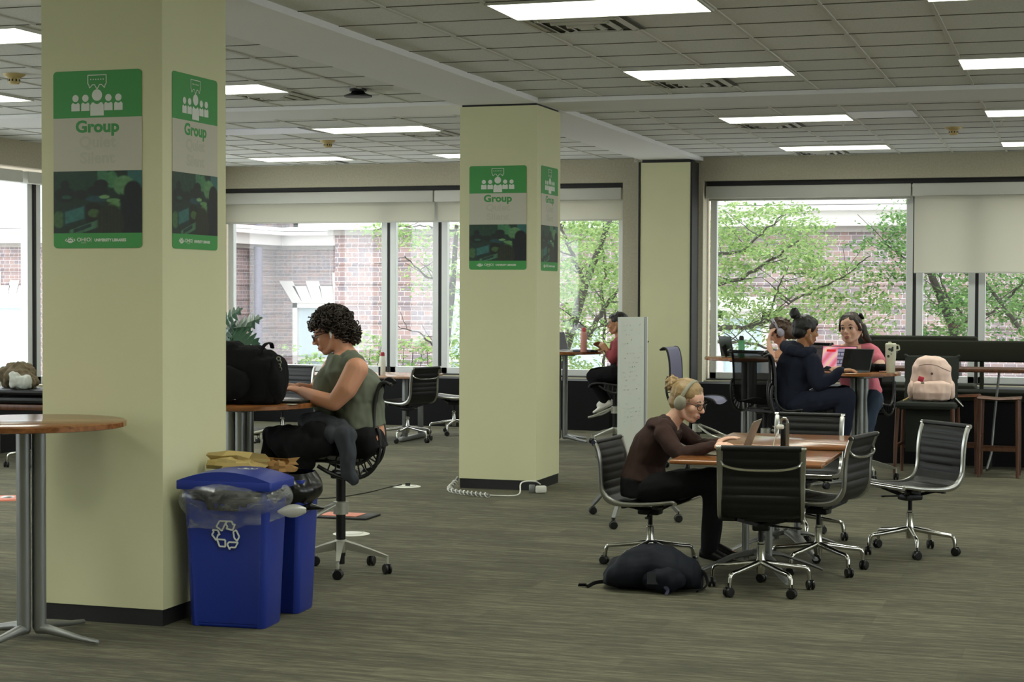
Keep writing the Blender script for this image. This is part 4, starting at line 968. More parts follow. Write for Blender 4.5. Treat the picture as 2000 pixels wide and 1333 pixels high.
flip_table(-2.27, -1.38, 10.1, 11.0, .735, 'nearer low cherry-topped table holding the silver laptop'); flip_table(-2.25, -1.35, 11.06, 11.98, .755, 'farther low cherry-topped table behind the power stand')
# low table behind the reader and its bottle
r = empty('meeting_table', (-7.85, 19.05, 0), label='low wooden table with a white bottle, right of the reader near the windows', cat='table')
MB().box((0, 0, .735), (1.5, .95, .028), bev=.008).build('tabletop', wood_mat('pale_table_top', (150, 116, 96), (178, 146, 124), 0, .2), r)
for sx in (-.55, .55):
    MB().box((sx, -.25, .37), (.05, .07, .7), bev=.01).box((sx, .25, .37), (.05, .07, .7), bev=.01).build('post', 'steel', r); MB().box((sx, 0, .03), (.06, .8, .05), bev=.012).build('foot', 'steel', r)
p = at(750, 733, 18.9); bottle((p.x, 18.85, .75), .036, .235, 'white', mat('red_cap', (160, 40, 48), .4), 'white bottle with a red cap on the low table behind the reader')
p = at(741, 733, 18.7); MB().lathe([(0, 0), (.011, 0), (.012, .1), (0, .1)], c=(p.x, 18.7, .75)).build('marker', 'blackm', org=(p.x, 18.7, .75), label='short black upright marker beside the white bottle with the red cap', cat='marker')
# laptop, power stand and cable on the low tables
hl = at(1400, 873, 10.55)
lp, LR = laptop((-2.02, 10.6, .735), 0, w=.3, d=.215, open_=1.95, rgb=(150, 140, 122), shell='laptop_champagne', label='thin silver laptop with its lid seen edge-on, under the hands of the person with headphones')
pw = empty('power_stand', (-1.735, 10.98, .735), label='silver table power stand with a dark socket strip and a white plug', cat='power stand')
m = MB().bar((.02, 0, 0), (.02, 0, .17), .014, .02); m.tube([(.02, 0, .165), (.018, 0, .185), (.008, 0, .198), (-.006, 0, .198), (-.018, 0, .188), (-.022, 0, .17), (-.022, 0, .15)], .008, 8); m.build('frame', 'alupol', pw)
MB().box((-.006, 0, .08), (.032, .03, .13), bev=.008).build('socket_strip', 'blackm', pw); MB().box((-.022, -.022, .145), (.045, .03, .028), bev=.008).build('plug', 'white', pw)
MB().box((0, 0, .006), (.09, .09, .012), bev=.004).build('foot_plate', 'alupol', pw)
MB().tube(smooth_path([(-1.765, 10.95, .865), (-1.78, 10.93, .82), (-1.79, 10.92, .78), (-1.792, 10.9, .742), (-1.82, 10.82, .7405), (-1.86, 10.72, .7405)], 5), .0028, 6).build('charging_cable', 'white', org=(-1.79, 10.92, .8), label='thin white charging cable hanging from the plug on the low table', cat='cable')
# ---- mesh stools
S0 = mesh_stool(.70); sg = 'tall black mesh stools with grey star bases'
def stool(o, p, rz, base, l): return put(o, p, rz, base, l, sg, 'stool')
stool(S0, (-4.27, 9.92), math.radians(198), .35, 'tall black mesh stool under the curly-haired reader')
stool(copy_tree(S0), (-2.34, 15.62), math.radians(12), .2, 'tall black mesh stool under the person in the navy hoodie')
stool(copy_tree(S0), (-2.8, 16.6), math.radians(62), .5, 'empty tall black mesh stool, its see-through back before the green bottle')
s3 = stool(copy_tree(S0), (-3.52, 16.9), math.radians(-3), .55, 'empty tall stool with a lavender-grey back, left of the bare window')
for c in s3.children:
    if c.name.startswith('mesh_sling'): c.data = c.data.copy(); c.data.materials.clear(); c.data.materials.append(mat('lavender_mesh', (104, 104, 128), .6))
stool(copy_tree(S0), (-4.92, 19.15), math.radians(176), .7, 'tall mesh stool under the person in the raspberry top')
stool(copy_tree(S0), (-1.87, 16.42), math.radians(258), .3, 'tall stool under the person in the pink shirt, mostly hidden')
# ---- right-hand tall tables
bar_table((-1.83, 15.75, 0), .36, 1.02, 'tall round table with two laptops and a cream tumbler at the right', rot=.3)
bar_table((-3.3, 18.5, 0), .47, 1.03, 'tall table with thin reddish top against the bare window, behind the mesh stools', rot=.4)
# ---- rolling whiteboard seen nearly edge-on
wb = empty('whiteboard', (-3.27, 12.95, 0), label='white marker board on wheels covered in faint handwriting', cat='whiteboard')
wa, wc = at(1212, 620, 12.7), at(1259, 622, 12.9); zt_ = wa.z; zb_ = .22
d = Vector((wc.x-wa.x, wc.y-wa.y, 0)).normalized(); ww = Vector((wc.x-wa.x, wc.y-wa.y, 0)).length; nn = Vector((-d.y, d.x, 0)); o0 = Vector((-3.27, 12.95, 0))
def WB(u, v, z): return Vector((wa.x, wa.y, 0))+d*u+nn*v+Vector((0, 0, z))-o0
def quadbox(mb, u0, u1, v0, v1, z0, z1):
    vs = [WB(u, v, z) for z in (z0, z1) for u, v in ((u0, v0), (u1, v0), (u1, v1), (u0, v1))]
    return mb.add(vs, [(3, 2, 1, 0), (4, 5, 6, 7), (0, 1, 5, 4), (1, 2, 6, 5), (2, 3, 7, 6), (3, 0, 4, 7)])
quadbox(MB(), 0, ww, 0, .03, zb_, zt_).build('board', mat('whiteboard_face', (192, 196, 184), .35), wb, smooth=0)
quadbox(MB(), ww, ww+.022, -.004, .034, zb_, zt_).build('edge_frame', 'steel', wb, smooth=0); quadbox(MB(), ww+.022, ww+.028, -.004, .034, zb_, zt_).build('edge_trim', 'white', wb, smooth=0)
wr = random.Random(4); ink = MB()
for row in range(22):
    z = zt_-.06-row*.034-wr.uniform(0, .01); u = .02+wr.uniform(0, .04)
    while u < ww-.04:
        L_ = wr.uniform(.01, .035); pts = [WB(u+L_*k/6, -.0015, z+wr.uniform(-.006, .006)+.12*(u-.05)*.3) for k in range(7)]
        if wr.random() < .55: ink.tube(pts, .0009, 3)
        u += L_+.012
ink.build('handwriting', mat('faded_ink', (168, 172, 164), .8), wb, smooth=0)
pf = [Z_ for Z_ in (atz(1158, 990, .06), atz(1198, 1018, .06), atz(1325, 1005, .06), atz(1290, 960, .06))]
hub = Vector((-3.2, 12.9, .3))
for q in pf:
    f = MB(); q = Vector(q); top = Vector((hub.x+(q.x-hub.x)*.25, hub.y+(q.y-hub.y)*.25, .34)); f.bar(top-o0, Vector((q.x, q.y, .075))-o0, .028, .022); e = f.build('leg', 'steel', wb); caster(e, Vector((q.x, q.y, .03))-o0, r=.03, a=.5)
f = MB()
for q in pf: f.bar((hub.x+(q.x-hub.x)*.25-o0.x, hub.y+(q.y-hub.y)*.25-o0.y, .34), (hub.x-o0.x, hub.y-o0.y, .42), .028, .022)
f.bar((hub.x-o0.x, hub.y-o0.y, .4), WB(ww*.6, .02, .6), .03, .03); f.build('stand_frame', 'steel', wb)
# ---- black travel bag on the reader's table
bc = Vector((-4.74, 9.42, 1.05)); bg_ = empty('travel_bag', bc, .1, label='bulky black travel bag with straps on the tall table beside the reader', cat='bag')
m = MB().box((-.02, 0, .14), (.62, .27, .28), bev=.05).box((-.06, 0, .25), (.5, .23, .18), bev=.06).box((-.12, 0, .3), (.36, .2, .13), bev=.05).ell((.2, 0, .24), (.08, .1, .08))
blob(m, 'body', 'blackcloth', bg_, voxel=.01, smooth=1, fold=.011, fsc=13)
blob(MB().ell((.28, -.03, .15), (.06, .11, .15)).ell((.0, -.14, .12), (.16, .05, .11)), 'side_pocket', 'blackcloth', bg_, voxel=.01, smooth=2, fold=.012, fsc=14)
MB().tube(smooth_path([(.2, -.1, .3), (.235, -.12, .35), (.25, -.06, .36), (.24, 0, .33)], 4), .014, 6, flat=.4).build('strap', 'blackcloth', bg_)
MB().sheet([[(x, -.152-.006*math.sin(x*20), z) for x in (-.14, -.1, -.06, -.02)] for z in (.045, .075, .1)], .003).build('grey_patch', mat('grey_patch', (92, 92, 92), .6), bg_)
m = MB()
for k, (z, x) in enumerate(((.27, .31), (.25, .315), (.23, .31), (.21, .318))): m.tube([(x+.012*math.cos(a*.785), -.09, z+.012*math.sin(a*.785)) for a in range(8)], .003, 5, closed=True)
m.build('metal_rings', 'wire', bg_)
MB().lathe([(0, 0), (.014, 0), (.015, .05), (.006, .065), (0, .066)], 10, c=(-.19, -.15, .13)).build('hanging_charm', 'wire', bg_)
MB().box((.05, -.156, .035), (.012, .004, .008)).box((.065, -.156, .035), (.012, .004, .008)).box((-.02, -.156, .03), (.02, .004, .006)).build('strap_buckle', 'whiteink', bg_)
laptop((-4.45, 9.66, 1.05), math.radians(178), w=.3, d=.2, open_=.02, rgb=(52, 58, 52), shell='laptop_dark', label='closed dark laptop by the reader\'s hands on the tall table')
MB().add([(0, 0, 0), (.05, .02, 0), (.06, -.06, 0), (0, -.04, 0)], [(0, 1, 2, 3)]).add([(0, 0, .002), (.05, .02, .002), (.06, -.06, .002), (0, -.04, .002)], [(0, 3, 2, 1)]).build('paper_slip', 'white', org=None, smooth=0, label='white slip of paper at the right rim of the reader\'s table', cat='paper').location = (-4.4, 9.45, 1.051)
# ---- navy backpack lying on the floor
q = Vector((-2.33, 9.93, 0)); bp = empty('backpack', q, .1, label='dark navy backpack lying on the carpet by the low tables', cat='backpack')
m = MB().loft([((-.28, .0, .05), (0, .06, 0), (0, 0, .03)), ((-.24, 0, .08), (0, .14, 0), (0, 0, .07)), ((-.12, 0, .115), (0, .17, 0), (0, 0, .115)), ((.03, 0, .135), (0, .17, 0), (0, 0, .135)), ((.16, 0, .115), (0, .16, 0), (0, 0, .115)), ((.25, 0, .085), (0, .13, 0), (0, 0, .08)), ((.29, 0, .06), (0, .06, 0), (0, 0, .04))], 24)
blob(m, 'body', mat('navy_nylon', (14, 18, 28), .75, spec=.25), bp, voxel=.009, smooth=2, fold=.018, fsc=8)
blob(MB().ell((.09, -.14, .08), (.13, .06, .075)), 'front_pocket', mat('navy_nylon'), bp, voxel=.008, smooth=2, fold=.014, fsc=12) if False else blob(MB().ell((.09, -.14, .08), (.13, .06, .075)), 'front_pocket', MATS['navy_nylon'], bp, voxel=.008, smooth=2, fold=.014, fsc=12)
MB().sheet([[(x, -.19-.004*z, z) for x in (0, .04, .085)] for z in (.06, .09, .125)], .004).build('patch', mat('charcoal_patch', (44, 46, 52), .8), bp)
MB().tube(smooth_path([(-.24, -.02, .04), (-.32, -.03, .03), (-.36, -.06, .012), (-.38, -.02, .012), (-.42, -.04, .015)], 4), .012, 6, flat=.4).build('strap', 'blackcloth', bp)
MB().tube(smooth_path([(.26, .02, .12), (.31, -.02, .1), (.33, -.08, .05), (.28, -.14, .02)], 4), .014, 6, flat=.4).build('shoulder_strap', 'blackcloth', bp)
MB().tube(smooth_path([(.1, -.19, .05), (.12, -.2, .03), (.11, -.21, .005)], 4), .012, 6, flat=.3).build('webbing_tab', mat('lilac_webbing', (64, 62, 88), .7), bp)
MB().tube(smooth_path([(-.04, 0, .245), (-.02, -.01, .275), (.02, -.01, .275), (.04, 0, .25)], 4), .007, 6).build('grab_handle', 'blackcloth', bp)
# ---- floor sockets and cables
for x, y, l in ((-5.6, 14.45, 'round white floor socket with a black plug, left of the middle column'), (-4.87, 11.5, 'round white floor plate right of the stool base')):
    r = empty('floor_socket', (x, y, 0), label=l, cat='floor socket', group='round floor sockets in the carpet')
    MB().lathe([(0, .007), (.1, .007), (.115, .004), (.13, .0), (0, 0)][::-1], 40).build('plate', 'white', r); MB().tube([(.085*math.cos(a*.2618), .085*math.sin(a*.2618), .0075) for a in range(24)], .0015, 4, closed=True).build('seam_ring', 'steel', r)
MB().tube(smooth_path([atz(612, 975, .004), atz(660, 972, .004), atz(720, 962, .004), atz(760, 952, .004), (-5.62, 14.4, .02)], 6), .005, 6).box((-5.58, 14.44, .02), (.035, .03, .025)).build('power_cable', 'black', org=(-5.4, 12.5, .004), label='black cable running over the carpet to the far round floor socket', cat='cable')
pr, qr = atz(1068, 960, .06), atz(875, 955, .02)
r = empty('spiral_cable_sleeve', atz(915, 963, 0), label='grey spiral-wrapped cable bundle at the foot of the middle column', cat='cable')
o0 = r.location.copy(); path = smooth_path([(-5.12, 14.46, .1), (-5.14, 14.42, .05), atz(878, 956, .022), atz(900, 962, .022), atz(925, 965, .022), atz(955, 968, .022)], 10)
m = MB().tube([p-o0 for p in path], .012, 8); m.build('cable_core', 'steel', r); m = MB()
hx = []
pp = [p-o0 for p in path[8:]]
for i in range(len(pp)-1):
    for k in range(8):
        t = k/8; c = pp[i].lerp(pp[i+1], t); u, v = basis(pp[i+1]-pp[i]); a = (i+t)*2.1; hx.append(c+(u*math.cos(a)+v*math.sin(a))*.018)
m.tube(hx, .0055, 5)
m.build('spiral_wrap', 'white', r)
MB().tube(smooth_path([atz(955, 968, .01), atz(1000, 969, .006), atz(1015, 964, .03), (-4.46, 14.2, .1), (-4.36, 14.25, .11), (-4.33, 14.32, .08)], 7), .006, 8).build('extension_cord', 'white', org=(-4.6, 14.2, .01), label='white cord looping up to the plug at the column foot', cat='cable')
r = empty('wall_plug', (-4.33, 14.34, .035), label='white plug adapter at the right foot of the middle column', cat='plug'); MB().box((0, 0, 0), (.09, .05, .06), bev=.012, rot=.5).build('plug_body', 'white', r); MB().box((-.08, .0, 0), (.05, .02, .07), bev=.004).build('socket_plate', 'steel', r)
# ---- monstera behind the bag
pc = Vector((-8.2, 15.9, 0)); r = empty('potted_monstera', pc, label='monstera plant with split leaves behind the black travel bag', cat='plant')
MB().lathe([(0, 0), (.17, 0), (.2, .4), (.185, .4), (.17, .34), (0, .34)]).build('pot', 'darkpanel', r)
st = MB()
lp_ = [(445, 622, 0, 40), (462, 640, .1, 10), (475, 660, -.1, -15), (458, 668, .15, -40), (480, 632, .2, 25), (440, 655, 0, 60), (470, 690, .1, -30)]
for i, (x, y, dy, ang) in enumerate(lp_):
    c = at(x, y, 15.9+dy)-pc; st.tube(smooth_path([(0, 0, .34), (c.x*.4, c.y*.4, .7), tuple(c+Vector((-.06, 0, -.02)))], 4), .008, 6)
    lf = MB(); A = math.radians(ang); R = Matrix.Translation(c) @ Matrix.Rotation(-A, 4, 'Y') @ Matrix.Rotation(.9, 4, 'X')
    poly = []
    for s in (1, -1):
        pts = []
        for k in range(7):
            t = k/6; x0 = -.12+.3*t; w = .13*math.sin(math.pi*min(1, .18+.8*t))**.8
            pts += [(x0, s*w*(1-.1*(k % 2)))]; pts += [(x0+.012, s*w*1.02), (x0+.022, s*w*.3)] if k < 6 else []
        poly += pts if s == 1 else pts[::-1]
    nP = len(poly); vs = [Vector((0, 0, 0))]+[Vector((x1, y1, -1.2*y1*y1-.6*(x1+.05)**2)) for x1, y1 in poly]
    for k in range(nP):
        a, b = vs[1+k], vs[1+(k+1) % nP]; mid = Vector(((a.x+b.x)/2*.9, 0, -.6*((a.x+b.x)/2+.05)**2)); lf.add([a, b, Vector((b.x*.98, 0, -.6*(b.x+.05)**2)), Vector((a.x*.98, 0, -.6*(a.x+.05)**2))], [(0, 1, 2, 3)])
    lf.v = [R @ v for v in lf.v]; lf.build('leaf', 'leafp', r, smooth=40)
st.build('stems', 'leafp', r)
# ---- dark banquette and counter at the right edge
r = empty('banquette', (.5, 18.6, 0), label='long dark upholstered tall bench back running off the right edge', cat='bench')
def bx(mb, x0, x1, y0, y1, z0, z1, bev=.0, o=(.5, 18.6, 0)): return mb.box(((x0+x1)/2-o[0], (y0+y1)/2-o[1], (z0+z1)/2-o[2]), (x1-x0, y1-y0, z1-z0), bev=bev)
bx(MB(), -2.05, 2.6, 18.5, 18.64, 1.015, 1.23, .04).build('backrest', 'bench', r); bx(MB(), -2.05, 2.6, 17.98, 18.5, .64, .74, .03).build('seat_cushion', 'bench', r); bx(MB(), -2.0, 2.6, 18.05, 18.55, .0, .64).build('plinth', 'darkpanel', r, smooth=0)
for x in (-1.95, -.93, .6): bx(MB(), x-.02, x+.02, 18.56, 18.6, .7, 1.05).build('back_post', 'bench', r, smooth=0)
r = empty('banquette', (-1.6, 20.2, 0), label='second dark bench back, just showing behind the long one before the window', cat='bench'); o = (-1.6, 20.2, 0)
bx(MB(), -2.4, -1.05, 20.1, 20.25, 1.0, 1.235, .04, o).build('backrest', 'bench', r); bx(MB(), -2.4, -1.05, 19.6, 20.1, .62, .72, .03, o).build('seat_cushion', 'bench', r); bx(MB(), -2.4, -1.05, 19.6, 20.2, 0, .62, 0, o).build('plinth', 'darkpanel', r)
r = empty('counter_table', (-.2, 17.75, 0), label='long tall wooden table in front of the dark bench at the right edge', cat='table'); o = (-.2, 17.75, 0)
bx(MB(), -1.9, 2.4, 17.45, 17.95, .955, .99, .006, o).build('tabletop', 'walnut', r)
MB().tube([(-.52, -.1, .955), (-.56, -.1, .5), (-.585, -.1, .16), (-.62, -.22, .02)], .012, 8).build('leg', 'steel', r); MB().tube([(1.9, -.1, .955), (1.9, -.1, .02)], .02, 8).build('leg', 'steel', r)
MB().bar((-.585, -.1, .16), (-.6, .2, .02), .02, .02).build('foot', 'steel', r)
def wood_stool(p, rz, label):
    r = empty('wooden_stool', p, rz, label=label, cat='stool', group='wooden bar stools')
    MB().loft([((-.2, 0, .735), (0, .12, 0), (0, 0, .01)), ((-.19, 0, .735), (0, .17, 0), (0, 0, .017)), ((0, 0, .725), (0, .175, 0), (0, 0, .013)), ((.19, 0, .735), (0, .17, 0), (0, 0, .017)), ((.2, 0, .735), (0, .12, 0), (0, 0, .01))], 20).build('seat', 'walnut', r)
    for sx in (-1, 1):
        for sy in (-1, 1): MB().tube([(sx*.165, sy*.13, .73), (sx*.172, sy*.14, .4), (sx*.175, sy*.15, 0)], [.021, .02, .016], 12).build('leg', 'walnut', r)
    for sy in (-1, 1): MB().bar((-.17, sy*.14, .26), (.17, sy*.14, .26), .02, .03).build('stretcher', 'walnut', r)
    for sx in (-1, 1): MB().bar((sx*.17, -.14, .36), (sx*.17, .14, .36), .02, .03).build('stretcher', 'walnut', r)
    return r
wood_stool((-.69, 17.12, 0), -.02, 'walnut bar stool with curved seat at the right edge, before the dark bench'); wood_stool((-1.08, 17.42, 0), 0, 'walnut bar stool mostly hidden behind the grey high chair')
# ---- felt high chair carrying the pink backpack
fc = Vector((-1.34, 17.08, 0)); r = empty('high_chair', fc, -.05, label='dark grey felt-covered high chair with wooden legs carrying the pink backpack', cat='chair')
blob(MB().loft([((0, .18, .62), (.26, 0, 0), (0, .03, 0)), ((0, .2, .8), (.255, 0, 0), (0, .025, 0)), ((0, .24, 1.115), (.265, 0, 0), (0, .022, 0))], 24).ell((.25, .24, 1.115), (.02, .02, .015)).ell((-.25, .24, 1.115), (.02, .02, .015)), 'backrest', 'felt', r, voxel=.012, smooth=1)
MB().box((0, -.03, .66), (.56, .46, .075), bev=.035).build('seat', 'felt', r); MB().box((.02, -.15, .42), (.42, .02, .4), bev=.008).build('hanging_skirt', 'felt', r)
for sx in (-1, 1):
    for sy in (-1, 1): MB().tube([(sx*.25, -.03+sy*.2, .64), (sx*.265, -.03+sy*.22, .3), (sx*.27, -.03+sy*.235, 0)], [.021, .019, .015], 10).build('leg', 'walnut', r)
    MB().bar((sx*.262, -.25, .28), (sx*.262, .19, .28), .02, .028).build('stretcher', 'walnut', r)
MB().bar((-.262, .19, .24), (.262, .19, .24), .02, .028).build('stretcher', 'walnut', r)
pk = Vector((-1.31, 17.02, .70)); r = empty('backpack', pk, .12, label='pale pink backpack with a red tag standing on the grey high chair', cat='backpack')
pm = mat('pale_pink_canvas', (226, 198, 184), .8, var=.06, vscale=8)
blob(MB().loft([((0, 0, .0), (.18, 0, 0), (0, .08, 0)), ((0, 0, .02), (.2, 0, 0), (0, .1, 0)), ((0, 0, .2), (.195, 0, 0), (0, .1, 0)), ((0, 0, .32), (.18, 0, 0), (0, .09, 0)), ((0, 0, .39), (.13, 0, 0), (0, .07, 0)), ((0, 0, .42), (.06, 0, 0), (0, .04, 0))], 24), 'body', pm, r, voxel=.009, smooth=2, fold=.012, fsc=11)
blob(MB().loft([((0, -.08, .015), (.17, 0, 0), (0, .05, 0)), ((0, -.09, .08), (.18, 0, 0), (0, .055, 0)), ((0, -.085, .17), (.17, 0, 0), (0, .04, 0)), ((0, -.08, .19), (.12, 0, 0), (0, .02, 0))], 20), 'front_pocket', pm, r, voxel=.008, smooth=2, fold=.009, fsc=13)
for s in (-1, 1): blob(MB().ell((s*.185, -.02, .1), (.035, .07, .095)), 'side_pocket', pm, r, voxel=.009, smooth=1, fold=.01, fsc=16)
MB().tube(smooth_path([(-.12, -.09, .33), (-.06, -.105, .345), (.03, -.105, .34), (.1, -.1, .31), (.17, -.06, .28)], 4), .004, 6).build('zip', mat('zip_brown', (128, 100, 92), .6), r)
MB().tube([(.19*math.cos(a), .03, .21+.215*math.sin(a)) for a in [k*.13 for k in range(2, 14)]], .009, 6).build('piping', 'blackcloth', r)
MB().box((-.1, -.15, .21), (.055, .012, .05), bev=.01, rot=.3, axis='Y').build('red_tag', mat('red_tag', (196, 58, 78), .5), r); MB().box((-.085, -.158, .175), (.03, .006, .018), bev=.003).build('tag_clasp', 'wire', r)
MB().prism([(.012*math.cos(a*.52), .26+.012*math.sin(a*.52)) for a in range(12)], -.118, -.1).build('round_badge', mat('brown_badge', (92, 74, 70), .6), r)
MB().tube(smooth_path([(-.18, .0, .05), (-.22, -.03, .02), (-.26, -.05, .0)], 3), .007, 6).build('strap', 'kraft', r)
blob(MB().ell((.19, .0, .0), (.06, .07, .045)).ell((.24, -.01, -.02), (.04, .05, .035)), 'black_hood', 'blackcloth', r, voxel=.009, smooth=1, fold=.01, fsc=22); MB().tube([(.22, -.06, .03), (.29, -.07, -.045)], .006, 6).build('dangling_cord', 'white', r)
# ---- things on the right-hand table
tb = at(1739, 728, 15.6); tz = 1.02
r = empty('tumbler', (tb.x, 15.62, tz), label='cream insulated tumbler with handle and dark stickers on the tall table', cat='tumbler'); cm = mat('cream_enamel', (210, 206, 182), .35)
MB().lathe([(0, 0), (.034, 0), (.037, .004), (.04, .1), (.046, .13), (.047, .235), (0, .235)]).build('body', cm, r); MB().lathe([(0, .232), (.048, .232), (.048, .25), (.04, .256), (0, .256)]).box((-.01, 0, .262), (.03, .02, .014), bev=.005).build('lid', cm, r)
MB().tube(smooth_path([(.044, 0, .24), (.066, 0, .238), (.072, 0, .215), (.07, 0, .2), (.046, 0, .195)], 4), .006, 8).build('handle', cm, r)
for a, z, s in ((-1.9, .145, .014), (-1.3, .2, .018), (-1.7, .205, .014), (-1.4, .165, .006), (-1.15, .22, .01)):
    MB().prism([(s*math.cos(k*.628)*(1 if k % 2 else .75), s*math.sin(k*.628)*(1 if k % 2 else .75)) for k in range(10)], -.002, 0).build('sticker', mat('sticker_dark', (52, 54, 48), .6), r, smooth=0).matrix_local = Matrix.Translation((.048*math.cos(a), .048*math.sin(a), z)) @ Matrix.Rotation(a+R90, 4, 'Z')
def screen_mat(name, kind):
    m, nt, b, L = nodes(name); t = N(nt, 'TexCoord'); sp = N(nt, 'SeparateXYZ'); L(t.outputs['Generated'], sp.inputs[0])
    if kind == 'pink':
        w = N(nt, 'TexWave', i_Scale=.9, i_Distortion=2.0); w.wave_type = 'RINGS'; L(t.outputs['Generated'], w.inputs['Vector']); r_ = N(nt, 'ValToRGB'); r_.color_ramp.elements[0].color = lin((232, 120, 130)); r_.color_ramp.elements[1].color = lin((250, 206, 176)); e = r_.color_ramp.elements.new(.5); e.color = lin((246, 160, 196)); L(w.outputs['Fac'], r_.inputs[0])
    else:
        w = N(nt, 'TexBrick', i_Scale=1.0, i_Mortar_Size=.03); w.inputs['Brick Width'].default_value = .8; w.inputs['Row Height'].default_value = .2; w.inputs['Color1'].default_value = lin((150, 148, 166)); w.inputs['Color2'].default_value = lin((140, 138, 160)); w.inputs['Mortar'].default_value = lin((54, 52, 84))
        cb = N(nt, 'CombineXYZ'); L(sp.outputs[1], cb.inputs[0]); L(sp.outputs[2], cb.inputs[1]); L(cb.outputs[0], w.inputs['Vector']); r_ = w
    L(r_.outputs[0], b.inputs['Emission Color']); b.inputs['Emission Strength'].default_value = .85; b.inputs['Base Color'].default_value = (.02, .02, .02, 1); b.inputs['Roughness'].default_value = .2; return m
r, R = laptop((-2.08, 15.9, tz), math.radians(72), w=.34, d=.21, open_=1.75, rgb=(60, 60, 62), shell='laptop_graphite', label='open laptop with a bright pink and lilac display on the right tall table', screen=screen_mat('pink_display', 'pink'))
for c in r.children:
    if c.name.startswith('lid'):
        m = MB().box((-.0045, -.055, .1), (.001, .14, .17)); m.v = [R @ v for v in m.v]; m.build('document_window', screen_mat('list_display', 'list'), c, smooth=0)
        m = MB().box((-.0045, .08, .165), (.001, .09, .022)); m.v = [R @ v for v in m.v]; m.build('red_banner', mat('red_screen', (200, 36, 44), .4, emit=.8), c, smooth=0)
laptop((-1.9, 15.62, tz), math.radians(68), w=.29, d=.205, open_=1.95, rgb=(96, 98, 98), shell='laptop_grey', label='open laptop with a dark screen nearest the tumbler on the tall table', screen=mat('dark_screen', (30, 32, 34), .12))
blob(MB().chain([(-1.70, 15.85, 1.055), (-1.62, 15.82, 1.06)], [.035, .03]), 'black_pouch', 'blackcloth', org=(-1.66, 15.83, 1.02), voxel=.008, fold=.01, fsc=20, label='small black fuzzy pouch beside the dark laptop and tumbler', cat='pouch')
p = at(1448, 695, 18.3); bottle((p.x, 18.3, 1.03), .034, .2, thin_mat('green_plastic', (52, 160, 90), .4, alpha=.8, gloss=.1), 'blackm', 'green bottle with a black lid on the tall table by the bare window')
p = at(1418, 700, 18.5); r = empty('upright_tablet', (p.x, 18.5, 1.03), .9, label='dark upright tablet leaning on the tall table left of the green bottle', cat='tablet'); m = MB().box((0, 0, .11), (.012, .2, .22), bev=.004, rot=-.2, axis='Y'); m.build('screen_panel', mat('tablet_dark', (44, 56, 44), .3), r); MB().bar((.02, 0, .005), (-.04, 0, .12), .01, .06).build('stand', 'plast', r)
# far table contents
p = at(1140, 684, 19.1); bottle((p.x, 19.1, 1.035), .037, .25, mat('blush_bottle', (204, 140, 130), .4), mat('coral_cap', (176, 62, 70), .4), 'blush pink bottle with a coral cap on the far tall table')
laptop((-5.5, 19.25, 1.035), math.radians(160), w=.31, d=.22, open_=1.85, rgb=(196, 196, 198), shell='laptop_bright', label='open silver laptop on the far tall table, half behind the middle column')
MB().box((-5.3, 19.18, 1.048), (.22, .16, .026), bev=.01, rot=.1).build('grey_case', mat('slate_case', (84, 88, 98), .6), org=(-5.3, 19.18, 1.035), label='flat slate-grey case beside the pink bottle on the far table', cat='case')
blob(MB().chain([(-5.17, 19.05, 1.05), (-5.1, 19.03, 1.05)], [.014, .012]), 'black_cloth_strap', 'blackcloth', org=(-5.14, 19.04, 1.035), voxel=.006, label='black strap end lying at the rim of the far tall table', cat='strap')
# ---- left edge clutter seen past the table post
r = empty('lounge_seat', (-10.2, 15.6, 0), .1, label='low black padded seat at the left edge, under the draped jacket', cat='seat')
MB().box((0, 0, .60), (.9, .5, .07), bev=.03).box((0, 0, .68), (.88, .5, .06), bev=.03).build('cushion', 'leather', r); MB().box((0, 0, .53), (.86, .48, .06), bev=.01).build('base_board', 'walnut', r)
for sx in (-.4, .4):
    for sy in (-.2, .2): MB().cyl((sx, sy, 0), (sx, sy, .5), .014).build('leg', 'chrome', r)
blob(MB().ell((-10.35, 15.7, .83), (.2, .16, .14)).ell((-10.2, 15.62, .78), (.14, .12, .09)), 'draped_jacket', mat('khaki_coat', (96, 84, 62), .9), org=(-10.3, 15.7, .71), voxel=.01, fold=.04, fsc=14, label='rumpled olive-brown jacket heaped at the far left edge', cat='jacket')
blob(MB().box((-10.15, 15.45, .78), (.24, .12, .14), bev=.05, rot=.2).ell((-10.22, 15.45, .85), (.06, .05, .04)), 'white_pouch', mat('offwhite_cloth', (176, 178, 170), .85), org=(-10.15, 15.45, .71), voxel=.01, fold=.02, fsc=16, label='off-white cloth bag in front of the heaped jacket at the left edge', cat='bag')
MB().box((-9.95, 15.75, .80), (.13, .03, .19), bev=.004).build('dark_brown_book', mat('brown_cover', (66, 46, 42), .7), org=(-9.95, 15.75, .71), label='dark brown upright book standing beside the heaped jacket', cat='book')
r = empty('cable_hatch', atz(15, 975, 0), label='small orange and silver floor cover at the left edge under the table', cat='floor cover'); MB().lathe([(0, 0), (.17, 0), (.16, .012), (0, .014)], 30).build('plate', mat('orange_vinyl', (188, 96, 66), .5), r); MB().lathe([(0, .014), (.06, .014), (.04, .022), (0, .024)], 20).build('knob', 'alupol', r)
r = empty('floor_pad', (-5.3, 12.35, 0), label='black and salmon pad on the carpet just left of the stool pillar', cat='floor pad'); MB().box((0, 0, .008), (.5, .3, .016), bev=.006).build('rim', 'black', r); MB().box((0, 0, .018), (.3, .2, .006), bev=.002).build('insert', mat('salmon_pad', (202, 128, 108), .7), r)
